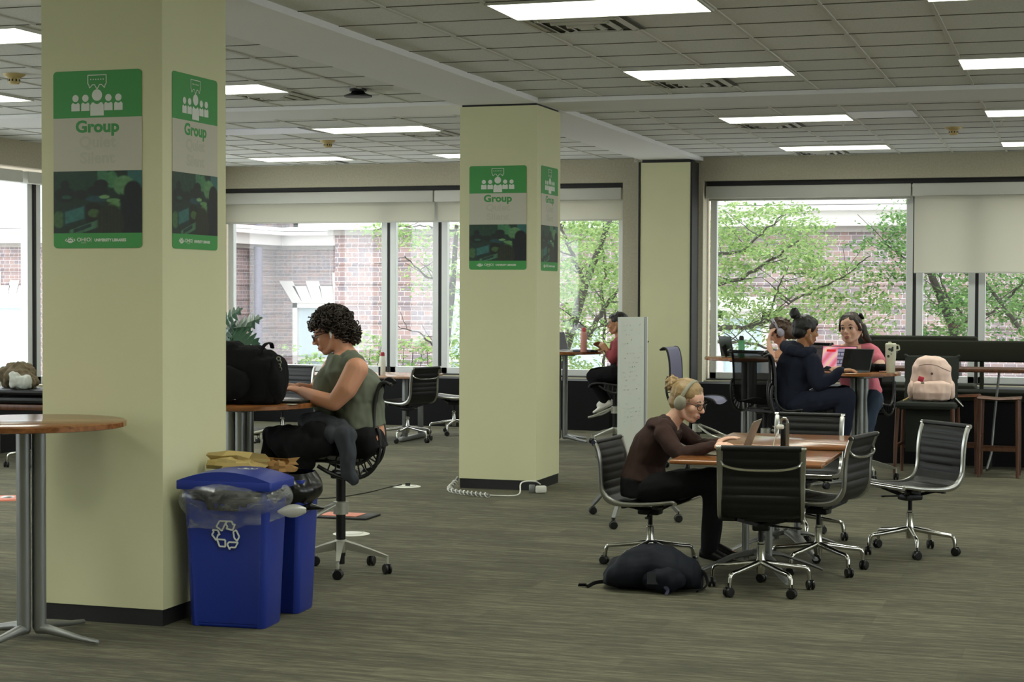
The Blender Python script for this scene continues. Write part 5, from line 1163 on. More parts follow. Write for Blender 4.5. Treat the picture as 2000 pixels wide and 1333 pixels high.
# ================================================================ PEOPLE
def rotm(fx, fy, pitch=0, roll=0):    # face +X turned to (fx, fy), chin lowered by pitch
    return Matrix.Rotation(math.atan2(fy, fx), 3, 'Z') @ Matrix.Rotation(pitch, 3, 'Y') @ Matrix.Rotation(roll, 3, 'X')
class Head:
    def __init__(s, c, R, k=1.0): s.c = Vector(c); s.R = R; s.k = k
    def T(s, p): return s.c+s.R @ (Vector(p)*s.k)
    def ell(s, mb, c, r, tilt=None, n=16, m=12):
        mb.ell(s.T(c), tuple(v*s.k for v in (r if isinstance(r, tuple) else (r, r, r))), s.R @ tilt if tilt else s.R, n=n, m=m)
    def chain(s, mb, ps, rs, n=10): mb.chain([s.T(p) for p in ps], [r*s.k for r in rs], n=n)
    def base(s, mb):
        s.ell(mb, (-.014, 0, .03), (.097, .076, .086)); s.ell(mb, (.034, 0, .028), (.055, .062, .055)); s.ell(mb, (.03, 0, -.035), (.056, .056, .072))
        s.ell(mb, (.058, 0, -.093), (.026, .03, .02)); s.chain(mb, [(.074, -.036, .016), (.083, 0, .014), (.074, .036, .016)], [.012, .012, .012])
        for y in (-1, 1):
            s.chain(mb, [(-.008, y*.055, -.045), (.02, y*.045, -.078), (.052, y*.018, -.096)], [.022, .019, .015]); s.ell(mb, (.056, y*.034, -.028), (.026, .026, .03))
            s.ell(mb, (-.008, y*.078, -.008), (.016, .009, .028), Matrix.Rotation(.2*y, 3, 'Z')); s.ell(mb, (-.006, y*.079, -.034), (.009, .007, .011)); s.ell(mb, (.099, y*.012, -.034), (.011, .009, .008))
        s.chain(mb, [(.084, 0, .006), (.1, 0, -.014), (.108, 0, -.028)], [.008, .0095, .0125]); s.ell(mb, (.082, 0, -.066), (.016, .026, .02))
    def eyes(s, parent, org, iris=(50, 40, 34), lid=None, only=None):
        for y in (-1, 1):
            if only and y != only: continue
            m = MB(); m.ell(s.T((.0745, y*.031, -.002)), tuple(v*s.k for v in (.0125, .0145, .0085)), s.R, n=16, m=10); m.v = [p-org for p in m.v]; e = m.build('eye', mat('eye_white', (176, 164, 154), .25), parent, smooth=180)
            m = MB(); m.ell(s.T((.0845, y*.0305, -.002)), tuple(v*s.k for v in (.0035, .0062, .0064)), s.R, n=14, m=8); m.v = [p-org for p in m.v]; m.build('iris', mat('iris_brown', iris, .15), e, smooth=180)
            m = MB(); m.chain([s.T((.083, y*.018, .0045)), s.T((.0865, y*.031, .0085)), s.T((.079, y*.045, .003))], [.0022*s.k, .003*s.k, .0022*s.k], n=6); m.v = [p-org for p in m.v]; m.build('eyelash', 'hairdk', e, smooth=180)
            m = MB(); m.chain([s.T((.0865, y*.014, .021)), s.T((.088, y*.032, .027)), s.T((.077, y*.05, .021))], [.0026*s.k, .003*s.k, .002*s.k], n=6); m.v = [p-org for p in m.v]; m.build('eyebrow', 'hairdk', parent, smooth=180)
    def lips(s, parent, org, m_='lip'):
        m = MB(); s.ell(m, (.0915, 0, -.0625), (.0085, .021, .0045)); s.ell(m, (.0905, 0, -.0715), (.009, .018, .0055)); m.v = [p-org for p in m.v]; m.build('lips', m_, parent, smooth=180)
def hand(mb, w, d, nrm, thumb, curl=.5, k=1.0, spread=.04):
    w, d, nrm = Vector(w), Vector(d).normalized(), Vector(nrm); nrm = (nrm-d*nrm.dot(d)).normalized(); lt = nrm.cross(d)*thumb
    mb.loft([(w, lt*.024*k, nrm*.018*k), (w+d*.03*k, lt*.034*k, nrm*.017*k), (w+d*.07*k, lt*.041*k, nrm*.0145*k), (w+d*.09*k, lt*.038*k, nrm*.011*k)], 16)
    for i, (o, L_) in enumerate(((.03, .07), (.0105, .079), (-.0095, .074), (-.0285, .058))):
        p = w+d*(.086-.004*abs(i-1.2))*k+lt*o*k; dd = (d+lt*(o*spread*20)).normalized(); pts = [p]; a = curl*(.5+.12*i)
        for sgm in (.42, .32, .26): dd = (dd*math.cos(a)-nrm*math.sin(a)).normalized(); p = p+dd*L_*sgm*k; pts.append(p); a = curl*.8
        mb.chain(pts, [.0095*k, .009*k, .0082*k, .007*k], n=8)
    p = w+d*.028*k+lt*.03*k; dd = (d*.6+lt*.75-nrm*.3).normalized(); q = p+dd*.034*k; q2 = q+(dd+d*.6-nrm*.2).normalized()*.028*k; mb.chain([p, q, q2], [.013*k, .011*k, .0085*k], n=8)
def torso(mb, rings, lat, grow=0.0, n=24):
    out = []; lat = Vector(lat).normalized()
    for i, (c, hw, hd) in enumerate(rings):
        t = (Vector(rings[min(i+1, len(rings)-1)][0])-Vector(rings[max(i-1, 0)][0])).normalized(); b = t.cross(lat).normalized(); out.append((c, lat*(hw+grow), b*(hd+grow)))
    mb.loft(out, n); return mb
def wc(fn, name, m, root, org, **k): mb = MB(); fn(mb); return blob(mb, name, m, root, org=org, **k) if False else _child(mb, name, m, root, org, **k)
def _child(mb, name, m, root, org, **k):
    for i, p in enumerate(mb.v): mb.v[i] = p-org
    return blob(mb, name, m, root, **k)
def shoe(mb, ankle, d, k=1.0):
    a, d = Vector(ankle), Vector(d).normalized(); side = d.cross(Vector((0, 0, 1))).normalized(); up_ = side.cross(d)
    mb.loft([(a-d*.06*k-up_*.035*k, side*.026*k, up_*.03*k), (a-d*.02*k-up_*.025*k, side*.036*k, up_*.045*k), (a+d*.06*k-up_*.04*k, side*.04*k, up_*.034*k), (a+d*.14*k-up_*.055*k, side*.044*k, up_*.022*k), (a+d*.2*k-up_*.06*k, side*.03*k, up_*.014*k)], 16); mb.ell(a, .045*k)
def strands(mb, H_, n, seed, rng, curl=.012, tube=.0042, L_=.05, skip=None, rad=(.108, .088, .1), cen=(-.014, 0, .032)):
    rr = random.Random(seed)
    for _ in range(n):
        while True:
            a, z = rr.uniform(0, 6.283), rr.uniform(-.75, 1); q = math.sqrt(1-z*z); p = Vector((cen[0]+rad[0]*q*math.cos(a), cen[1]+rad[1]*q*math.sin(a), cen[2]+rad[2]*z))
            if not skip(p): break
        o = (p-Vector(cen)).normalized(); dr = (o*.1+Vector((rr.uniform(-1, 1), rr.uniform(-1, 1), rr.uniform(-1.2, .3)))).normalized(); dr = (dr-o*dr.dot(o)*.7).normalized(); u, v = basis(dr); ph = rr.uniform(0, 6); L2 = L_*rr.uniform(.6, 1.3)
        lf = rr.uniform(-.006, .008); pts = [H_.T(p+o*lf+dr*L2*(t/20)+u*curl*math.cos(ph+t*.62)+v*curl*math.sin(ph+t*.62)) for t in range(21)]; mb.tube(pts, [tube*H_.k*(1-.3*t/20) for t in range(21)], 5)
def person(org, label, body, skin, voxel=.0075, smooth=4):
    return blob(body, 'person', skin, org=org, voxel=voxel, smooth=smooth, label=label, cat='person')
A = at
# ---------------------------------------------------------------- the curly-haired reader
org = A(705, 880, 9.9); B = MB(); hd1 = Head(A(647, 648, 9.9), rotm(-.95, -.31, .34), 1.13); hd1.base(B)
lat = Vector((.25, -.97, 0))
R1 = [(A(712, 868, 9.9), .18, .13), (A(706, 835, 9.9), .185, .135), (A(703, 800, 9.9), .175, .135), (A(686, 755, 9.9), .19, .145), (A(672, 722, 9.9), .2, .12), (A(678, 697, 9.9), .15, .085), (A(677, 686, 9.9), .07, .06)]
torso(B, R1, lat); B.chain([A(680, 700, 9.9), A(664, 672, 9.9), hd1.T((-.02, 0, -.03))], [.066, .06, .06])
B.chain([A(696, 722, 9.71), A(676, 760, 9.66), A(653, 787, 9.64), A(620, 778, 9.66), A(590, 765, 9.7)], [.072, .066, .05, .046, .031]); B.chain([A(652, 718, 10.07), A(632, 745, 10.1), A(614, 766, 10.1), A(584, 757, 9.98)], [.068, .058, .048, .03])
hand(B, A(590, 765, 9.7), (-1, .25, .25), (0, -.2, 1), -1, .7); hand(B, A(584, 757, 9.98), (-1, -.2, .2), (0, 0, 1), 1, .5)
TH_ = [[A(712, 862, 9.78), A(640, 858, 9.74), A(556, 866, 9.76)], [A(712, 862, 10.0), A(640, 855, 10.02), A(548, 856, 10.02)]]
SH_ = [[A(556, 866, 9.76), A(570, 940, 9.78), A(588, 1005, 9.82)], [A(548, 856, 10.02), A(560, 930, 10.0), A(580, 990, 9.98)]]
for t, s in zip(TH_, SH_): B.chain(t, [.09, .082, .062]); B.chain(s, [.06, .052, .038]); shoe(B, s[2], (-1, 0, -.25), .8)
p1 = person(org, 'curly-haired person in glasses and a sleeveless olive-grey shirt reading at a tall table', B, 'skin', voxel=.0062)
c = MB(); torso(c, R1[1:6], lat, .014); c.chain([A(690, 712, 9.77), A(686, 704, 9.8)], [.075, .07]); c.chain([A(660, 710, 10.02), A(668, 702, 9.98)], [.07, .066]); c.chain([A(735, 812, 9.9), A(712, 822, 9.78)], [.05, .045]); c.chain([A(712, 822, 9.78), A(688, 808, 9.76)], [.045, .04]); c.ell(A(645, 765, 9.86), (.1, .17, .17)); c.ell(A(702, 765, 9.86), (.14, .16, .16))
_child(c, 'sleeveless_shirt', 'shirt', p1, org, voxel=.008, smooth=5, fold=.012, fsc=13)
c = MB(); c.loft([(A(722, 872, 9.9), lat*.2, Vector((.13, 0, 0))), (A(712, 835, 9.9), lat*.19, Vector((.12, 0, 0)))], 20)
for t, s in zip(TH_, SH_): c.chain(t, [.102, .094, .076]); c.chain(s, [.074, .07, .06])
_child(c, 'trousers', 'blackcloth', p1, org, voxel=.01, smooth=3, fold=.014, fsc=9)
c = MB(); shoe(c, SH_[0][2], (-1, 0, -.25), .98); _child(c, 'shoe', 'blackm', p1, org, voxel=.008); c = MB(); shoe(c, SH_[1][2], (-1, 0, -.25), .98); _child(c, 'shoe', 'blackm', p1, org, voxel=.008)
def faceskip(p): return p.x > .03 and p.z < .052 or (p.x > -.02 and p.z < .012) or (p.z < -.05 and p.x > -.04)
hr = MB(); hd1.ell(hr, (-.02, 0, .045), (.096, .083, .087)); hd1.ell(hr, (-.07, 0, -.02), (.052, .07, .075)); hd1.ell(hr, (-.095, 0, -.06), (.042, .055, .045)); hd1.ell(hr, (.04, 0, .085), (.045, .06, .03)); hd1.ell(hr, (.078, 0, .066), (.02, .046, .02))
_child(hr, 'hair', 'hairdk', p1, org, voxel=.008, smooth=1, fold=.02, fsc=40)
hr = MB(); strands(hr, hd1, 430, 3, None, skip=faceskip, rad=(.104, .09, .095), cen=(-.016, 0, .04), curl=.009, L_=.04); strands(hr, hd1, 150, 6, None, skip=lambda p: p.x > -.055, rad=(.052, .066, .066), cen=(-.085, 0, -.035), curl=.009, L_=.04); strands(hr, hd1, 30, 9, None, skip=lambda p: p.x < .06, rad=(.03, .055, .025), cen=(.062, 0, .062), curl=.009, L_=.03)
hr.v = [p-org for p in hr.v]; hr.build('curls', 'hairdk', p1, smooth=180)
hd1.lips(p1, org); hd1.eyes(p1, org)
def glasses(H_, parent, org, m_, rx=.024, rz=.018, tilt=-.0, tmp=True):
    g = MB()
    for y in (-1, 1):
        g.tube([H_.T((.104-.012*abs(math.cos(a))*(1 if math.cos(a)*y > 0 else 0), y*.033+rx*math.cos(a), -.004+rz*math.sin(a))) for a in [k*.3927 for k in range(16)]], .0026*H_.k, 6, closed=True)
        g.tube([H_.T((.092, y*.057, .003)), H_.T((.05, y*.076, .003)), H_.T((-.004, y*.083, .002)), H_.T((-.02, y*.083, -.012))], .0026*H_.k, 6)
    g.tube([H_.T((.104, -.009, .0)), H_.T((.108, 0, .003)), H_.T((.104, .009, 0))], .0024*H_.k, 6); g.v = [p-org for p in g.v]; o = g.build('spectacles', m_, parent); return o
glasses(hd1, p1, org, 'specs')
g = MB(); hd1.chain(g, [(-.004, .088, -.004), (.004, .092, -.03)], [.008, .0045]); g.v = [p-org for p in g.v]; g.build('earbud', 'earbud', p1, smooth=180)
g = MB()
for k in range(26):
    t = k/25; q = A(628+4*math.sin(t*3)-0, 842, 9.62).lerp(A(624, 890, 9.64), t); g.box(q, (.004, .002, .006), rot=k)
g.v = [p-org for p in g.v]; g.build('belt_chain', 'wire', p1, smooth=0)
# charcoal jacket over the lap, one sleeve hanging
jo = A(660, 860, 9.66); c = MB(); c.chain([A(598, 826, 9.72), A(625, 828, 9.68), A(655, 838, 9.66), A(678, 850, 9.64)], [.055, .07, .07, .06]); c.chain([A(672, 850, 9.6), A(678, 880, 9.59), A(680, 915, 9.59)], [.062, .05, .046]); c.chain([A(680, 925, 9.59), A(690, 938, 9.59)], [.046, .04]); c.ell(A(645, 850, 9.6), (.07, .06, .05))
blob(c, 'denim_jacket', 'charcoal', org=jo, voxel=.008, smooth=2, fold=.014, fsc=14, label="charcoal denim jacket draped over the reader's lap with a sleeve hanging down", cat='jacket')
jo = A(545, 870, 9.6); c = MB(); c.chain([A(530, 850, 9.66), A(560, 862, 9.62), A(600, 868, 9.6), A(630, 872, 9.6)], [.06, .1, .1, .07]); c.chain([A(585, 885, 9.6), A(600, 905, 9.62)], [.08, .06]); c.ell(A(524, 880, 9.66), (.045, .06, .09)); c.ell(A(612, 850, 9.58), (.08, .05, .09))
blob(c, 'black_coat', 'blackcloth', org=jo, voxel=.009, smooth=2, fold=.02, fsc=10, label="black coat bundled over the reader's knees behind the bins", cat='coat')
# ---------------------------------------------------------------- person with grey headphones at the low table
org = A(1262, 965, 10.72); B = MB(); hd2 = Head(A(1343, 783, 10.69), rotm(.97, -.2, .32), 1.08); hd2.base(B); lat = Vector((-.15, -1, 0)); Y0 = 10.69
R2 = [(A(1262, 962, Y0), .175, .13), (A(1258, 935, Y0), .17, .125), (A(1262, 900, Y0), .145, .105), (A(1280, 865, Y0), .16, .11), (A(1297, 842, Y0), .165, .09), (A(1306, 829, Y0), .12, .068), (A(1315, 819, Y0), .06, .05)]
torso(B, R2, lat); B.chain([A(1307, 830, Y0), A(1322, 812, Y0), hd2.T((-.02, 0, -.03))], [.056, .052, .052])
AR = [[A(1296, 848, 10.52), A(1312, 872, 10.48), A(1330, 889, 10.46), A(1362, 882, 10.44), A(1392, 871, 10.44)], [A(1318, 836, 10.84), A(1345, 855, 10.88), A(1370, 872, 10.86), A(1398, 868, 10.69)]]
B.chain(AR[0], [.05, .045, .037, .036, .024]); B.chain(AR[1], [.048, .042, .036, .024])
hand(B, A(1392, 871, 10.44), (1, .05, .06), (0, -.3, 1), 1, .75); hand(B, A(1398, 866, 10.69), (1, -.1, .42), (-.2, -.1, 1), -1, .3)
TH2 = [[A(1268, 955, 10.59), A(1335, 947, 10.54), A(1393, 940, 10.54)], [A(1268, 955, 10.80), A(1335, 944, 10.84), A(1396, 935, 10.86)]]; SH2 = [[A(1393, 940, 10.54), A(1392, 1010, 10.56), A(1386, 1072, 10.59)], [A(1396, 935, 10.86), A(1394, 1000, 10.86), A(1390, 1058, 10.88)]]
for t, s in zip(TH2, SH2): B.chain(t, [.085, .075, .056]); B.chain(s, [.055, .048, .034]); shoe(B, s[2], (1, -.1, -.1), .85)
p2 = person(org, 'fair-haired person in grey headphones and dark brown top typing at the low table', B, 'skin2', voxel=.0058)
c = MB(); torso(c, R2[1:5]+[(A(1301, 833, Y0), .155, .085)], lat, .012); c.chain(AR[0], [.062, .056, .048, .044, .034]); c.chain(AR[1], [.06, .053, .046, .033]); c.chain([A(1304, 836, 10.6), A(1312, 836, 10.78)], [.05, .05]); c.chain([A(1296, 838, 10.56), A(1300, 827, 10.61), A(1297, 822, 10.69), A(1300, 827, 10.77), A(1300, 836, 10.82)], [.06, .042, .04, .042, .05]); c.ell(A(1290, 838, 10.69), (.085, .14, .068)); c.ell(A(1284, 828, 10.66), (.06, .16, .045))
_child(c, 'long_sleeved_top', 'maroon', p2, org, voxel=.007, smooth=3, fold=.009, fsc=13)
c = MB(); c.loft([(A(1262, 968, Y0), lat*.18, Vector((.15, 0, 0))), (A(1260, 930, Y0), lat*.178, Vector((.135, 0, 0)))], 20)
for t, s in zip(TH2, SH2): c.chain(t, [.097, .088, .07]); c.chain(s, [.07, .064, .056])
_child(c, 'trousers', 'blackcloth', p2, org, voxel=.009, smooth=3, fold=.009, fsc=9)
for s in SH2: c = MB(); shoe(c, s[2], (1, -.1, -.1), 1.0); _child(c, 'shoe', 'blackm', p2, org, voxel=.008)
hr = MB(); hd2.ell(hr, (-.02, 0, .038), (.1, .081, .088)); hd2.ell(hr, (-.05, 0, -.02), (.06, .068, .06)); hd2.ell(hr, (.004, 0, .078), (.064, .062, .034)); _child(hr, 'hair', 'hairbl', p2, org, voxel=.006, smooth=2, fold=.004, fsc=60)
hr = MB(); hd2.ell(hr, (-.118, 0, .055), (.038, .042, .04)); hd2.ell(hr, (-.1, 0, .05), .03); strands(hr, hd2, 50, 4, None, skip=lambda p: p.x > -.09, rad=(.036, .04, .04), cen=(-.118, 0, .058), curl=.006, tube=.003, L_=.035); _child(hr, 'hair_bun', 'hairbl', p2, org, voxel=.005, smooth=0)
def phones(H_, parent, org, m_, band, up_=.108, wd=.011):
    g = MB(); pts = [H_.T((-.004+.012*math.sin(a), .095*math.cos(a)*-1, .012+up_*math.sin(a))) for a in [k*math.pi/16 for k in range(17)]]
    g.tube(pts, wd*H_.k, 8, flat=.7); g.v = [p-org for p in g.v]; hb = g.build('headphone_band', band, parent)
    for y in (-1, 1):
        g = MB(); H_.ell(g, (-.004, y*.098, -.01), (.034, .016, .042)); H_.ell(g, (-.004, y*.086, -.01), (.036, .014, .044)); g.v = [p-org for p in g.v]; g.build('ear_cup', m_, parent, smooth=60)
phones(hd2, p2, org, 'cup', 'cup'); glasses(hd2, p2, org, 'specs'); hd2.lips(p2, org); hd2.eyes(p2, org)
# ---------------------------------------------------------------- person in the navy hoodie
org = A(1550, 795, 15.65); B = MB(); hd3 = Head(A(1574, 645, 15.65), rotm(.82, .57, .14), 1.1); hd3.base(B); lat = Vector((.42, -.9, 0)); Y0 = 15.65
R3 = [(A(1548, 800, Y0), .19, .14), (A(1546, 775, Y0), .19, .14), (A(1546, 745, Y0), .185, .14), (A(1554, 715, Y0), .2, .14), (A(1560, 693, Y0), .19, .1), (A(1566, 680, Y0), .1, .07)]
torso(B, R3, lat); B.chain([A(1562, 688, Y0), A(1568, 672, Y0), hd3.T((-.02, 0, -.03))], [.062, .058, .056])
AR = [[A(1584, 704, 15.48), A(1592, 732, 15.44), A(1600, 752, 15.42), A(1622, 740, 15.42), A(1641, 725, 15.44)], [A(1545, 702, 15.86), A(1575, 735, 15.96), A(1598, 742, 15.95), A(1617, 723, 15.85)]]
B.chain(AR[0], [.055, .05, .042, .038, .026]); B.chain(AR[1], [.055, .048, .038, .026])
hand(B, A(1641, 725, 15.44), (1, .25, .12), (0, -.1, 1), 1, .5, 1.05); hand(B, A(1617, 723, 15.85), (1, -.15, .1), (0, 0, 1), -1, .5, 1.05)
TH3 = [[A(1555, 792, 15.52), A(1605, 782, 15.45), A(1652, 776, 15.42)], [A(1555, 790, 15.75), A(1605, 782, 15.78), A(1648, 772, 15.85)]]; SH3 = [[A(1652, 776, 15.42), A(1648, 830, 15.45), A(1640, 872, 15.5)], [A(1648, 772, 15.85), A(1642, 830, 15.85), A(1632, 868, 15.85)]]
for t, s in zip(TH3, SH3): B.chain(t, [.09, .08, .06]); B.chain(s, [.058, .05, .036]); shoe(B, s[2], (1, .1, -.2), .85)
p3 = person(org, 'person with a black bun in a navy hoodie, back turned, at the right tall table', B, 'skin3')
c = MB(); torso(c, R3[:5], lat, .02); c.chain(AR[0], [.078, .074, .066, .056, .04]); c.chain(AR[1], [.076, .07, .06, .042]); c.chain([A(1576, 698, 15.5), A(1550, 698, 15.8)], [.075, .075])
_child(c, 'hoodie', 'navy', p3, org, voxel=.009, smooth=3, fold=.02, fsc=9)
c = MB(); c.chain([A(1588, 686, 15.52), A(1566, 690, 15.44), A(1545, 684, 15.5), A(1534, 678, 15.62), A(1548, 674, 15.8)], [.036, .05, .055, .055, .045]); c.ell(A(1550, 682, 15.58), (.1, .12, .07)); _child(c, 'hood', 'navy', p3, org, voxel=.008, smooth=2, fold=.012, fsc=12)
c = MB(); c.loft([(A(1550, 802, Y0), lat*.21, Vector((.16, .05, 0))), (A(1547, 770, Y0), lat*.2, Vector((.15, .05, 0)))], 20)
for t, s in zip(TH3, SH3): c.chain(t, [.108, .1, .086]); c.chain(s, [.086, .08, .06])
_child(c, 'trousers', 'navy', p3, org, voxel=.01, smooth=3, fold=.016, fsc=8)
for s in SH3: c = MB(); shoe(c, s[2], (1, .1, -.2), 1.0); _child(c, 'shoe', 'blackm', p3, org, voxel=.009)
hr = MB(); hd3.ell(hr, (-.018, 0, .036), (.104, .083, .09)); hd3.ell(hr, (-.05, 0, -.02), (.066, .07, .06)); hd3.ell(hr, (.03, 0, .066), (.066, .066, .045)); hd3.ell(hr, (-.02, 0, .022), (.072, .088, .045)); _child(hr, 'hair', 'hairbk', p3, org, voxel=.007, smooth=2, fold=.004, fsc=40)
hr = MB(); hd3.ell(hr, (-.105, .02, .115), (.04, .04, .05), Matrix.Rotation(-.6, 3, 'Y')); hd3.ell(hr, (-.08, .01, .09), .034); _child(hr, 'hair_bun', 'hairbk', p3, org, voxel=.007, smooth=1, fold=.012, fsc=30)
g = MB(); hd3.chain(g, [(-.002, -.09, -.035), (.002, -.094, -.045), (-.002, -.09, -.054)], [.004, .0065, .004]); g.v = [p-org for p in g.v]; g.build('earring', 'wire', p3, smooth=180); hd3.lips(p3, org); hd3.eyes(p3, org)
# ---------------------------------------------------------------- person in the pink shirt
Y0 = 16.35; org = A(1682, 800, Y0); B = MB(); hd4 = Head(A(1661, 641, 16.15), rotm(-.22, -.98, .02, .06), 1.2); hd4.base(B); lat = Vector((.96, -.2, 0))
R4 = [(A(1688, 790, Y0), .18, .13), (A(1684, 765, Y0), .175, .13), (A(1674, 730, 16.3), .165, .12), (A(1667, 702, 16.25), .18, .125), (A(1665, 684, 16.2), .185, .1), (A(1664, 673, 16.2), .1, .07)]
torso(B, R4, lat); B.chain([A(1664, 680, 16.2), A(1663, 664, 16.2), hd4.T((-.02, 0, -.03))], [.062, .06, .06])
AR = [[A(1703, 690, 16.18), A(1717, 712, 16.06), A(1721, 727, 15.95), A(1706, 722, 15.86), A(1694, 716, 15.82)], [A(1628, 690, 16.25), A(1617, 712, 16.15), A(1613, 727, 16.05), A(1632, 724, 16.0), A(1648, 720, 15.98)]]
B.chain(AR[0], [.06, .055, .046, .042, .028]); B.chain(AR[1], [.06, .053, .044, .038, .027]); hand(B, AR[0][4], (-1, -.2, .05), (0, 0, 1), -1, .5); hand(B, AR[1][4], (1, -.2, .0), (0, 0, 1), 1, .5)
TH4 = [[A(1696, 795, 16.3), A(1704, 785, 16.05), A(1706, 778, 15.8)], [A(1676, 795, 16.3), A(1684, 786, 16.05), A(1684, 778, 15.85)]]; SH4 = [[A(1706, 778, 15.8), A(1694, 825, 15.84), A(1684, 868, 15.9)], [A(1684, 778, 15.85), A(1676, 825, 15.88), A(1668, 868, 15.95)]]
for t, s in zip(TH4, SH4): B.chain(t, [.09, .082, .062]); B.chain(s, [.06, .052, .036]); shoe(B, s[2], (-.3, -1, -.2), .8)
p4 = person(org, 'long-haired person in a pink T-shirt facing the camera behind the right tall table', B, 'skin2', voxel=.0068)
c = MB(); torso(c, R4[1:5], lat, .014); c.chain([A(1704, 692, 16.18), A(1714, 706, 16.09)], [.078, .072]); c.chain([A(1627, 692, 16.25), A(1620, 706, 16.17)], [.076, .07]); c.chain([A(1698, 686, 16.18), A(1632, 688, 16.22)], [.07, .07]); _child(c, 't_shirt', 'pink', p4, org, voxel=.008, smooth=4, fold=.008, fsc=12)
c = MB(); c.loft([(A(1688, 800, Y0), lat*.19, Vector((0, .14, 0))), (A(1686, 765, Y0), lat*.185, Vector((0, .135, 0)))], 20)
for t, s in zip(TH4, SH4): c.chain(t, [.102, .094, .08]); c.chain(s, [.08, .076, .066])
_child(c, 'jeans', 'denim', p4, org, voxel=.01, smooth=3, fold=.014, fsc=9)
for s in SH4: c = MB(); shoe(c, s[2], (-.3, -1, -.2), 1.0); _child(c, 'shoe', 'blackm', p4, org, voxel=.009)
hr = MB(); hd4.ell(hr, (-.03, 0, .04), (.092, .08, .084)); hd4.ell(hr, (.002, .0, .082), (.058, .062, .03)); hd4.ell(hr, (-.06, 0, -.02), (.055, .078, .07)); hd4.chain(hr, [(-.05, .07, .0), (-.06, .085, -.06), (-.07, .11, -.1)], [.036, .034, .026]); hd4.ell(hr, (0, 0, .052), (.074, .081, .06)); hd4.ell(hr, (-.035, 0, .0), (.06, .084, .07))
for y in (-1, 1): hd4.chain(hr, [(.042, y*.056, .06), (.024, y*.072, .025), (.0, y*.079, -.015)], [.013, .013, .014])
_child(hr, 'hair', 'hairdk', p4, org, voxel=.0065, smooth=2, fold=.005, fsc=34); hd4.lips(p4, org); hd4.eyes(p4, org)
g = MB(); hd4.chain(g, [(.0, .088, -.045), (.002, .09, -.058), (0, .088, -.068)], [.003, .005, .003]); g.v = [p-org for p in g.v]; g.build('earring', 'wire', p4, smooth=180)
g = MB(); hd4.chain(g, [(-.03, .075, .095), (-.045, .085, .07)], [.014, .012]); g.v = [p-org for p in g.v]; g.build('hair_clip', 'blackm', p4, smooth=180)
g = MB(); g.chain([AR[0][3], AR[0][4]], [.052, .048]); _child(g, 'fuzzy_cuff', 'blackcloth', p4, org, voxel=.008, fold=.012, fsc=30)
# ---------------------------------------------------------------- person in the raspberry top at the window
Y0 = 19.25; org = A(1216, 735, Y0); B = MB(); hd5 = Head(A(1206, 632, Y0), rotm(-1, -.05, .06), 1.06); hd5.base(B); lat = Vector((.05, -1, 0))
R5 = [(A(1218, 736, Y0), .17, .12), (A(1218, 720, Y0), .17, .12), (A(1216, 702, Y0), .15, .11), (A(1214, 682, Y0), .165, .115), (A(1213, 666, Y0), .16, .09), (A(1211, 657, Y0), .09, .06)]
torso(B, R5, lat); B.chain([A(1212, 662, Y0), A(1209, 650, Y0), hd5.T((-.02, 0, -.03))], [.055, .05, .05])
AR = [[A(1210, 673, 19.08), A(1203, 690, 19.05), A(1196, 701, 19.04), A(1190, 692, 19.06), A(1186, 684, 19.08)], [A(1210, 673, 19.42), A(1198, 688, 19.44), A(1190, 694, 19.4), A(1181, 681, 19.3)]]
B.chain(AR[0], [.05, .045, .038, .034, .024]); B.chain(AR[1], [.05, .043, .036, .024]); hand(B, AR[0][4], (-.7, .2, .6), (-.3, -.8, .3), 1, .8, 1.0); hand(B, AR[1][3], (-.7, -.2, .5), (-.4, .6, .4), -1, .8, 1.0)
TH5 = [[A(1218, 730, 19.14), A(1188, 732, 19.1), A(1158, 736, 19.1)], [A(1218, 730, 19.36), A(1188, 730, 19.4), A(1160, 732, 19.4)]]; SH5 = [[A(1158, 736, 19.1), A(1168, 762, 19.1), A(1181, 783, 19.12)], [A(1160, 732, 19.4), A(1170, 760, 19.38), A(1186, 782, 19.36)]]
for t, s in zip(TH5, SH5): B.chain(t, [.085, .076, .058]); B.chain(s, [.056, .048, .034])
B.ell(SH5[0][2], .04); B.ell(SH5[1][2], .04)
p5 = person(org, 'person in raspberry top and white trainers at the far table, half behind the whiteboard', B, 'skin3', voxel=.008)
c = MB(); torso(c, R5[1:5], lat, .016); c.chain(AR[0][:4], [.068, .064, .058, .05]); c.chain(AR[1][:3], [.066, .06, .05]); c.chain([A(1211, 668, 19.12), A(1211, 668, 19.38)], [.065, .065]); _child(c, 'knit_top', 'red', p5, org, voxel=.009, smooth=3, fold=.014, fsc=12)
c = MB(); torso(c, R5[:3], lat, .018)
for t, s in zip(TH5, SH5): c.chain(t, [.1, .092, .076]); c.chain(s, [.074, .066, .054])
_child(c, 'trousers', 'blackcloth', p5, org, voxel=.01, smooth=3, fold=.01, fsc=9)
tr = mat('white_trainer', (226, 224, 216), .6)
for s, d in zip(SH5, ((-.85, 0, -.62), (-.85, 0, -.5))):
    c = MB(); q = s[2]+Vector((-.01, 0, -.03)); shoe(c, q+Vector((.02, 0, .02)), (-.9, 0, -.42), .92); c.ell(q+Vector((-.02, 0, -.01)), (.07, .04, .045), Matrix.Rotation(-.4, 3, 'Y')); _child(c, 'trainer', tr, p5, org, voxel=.008)
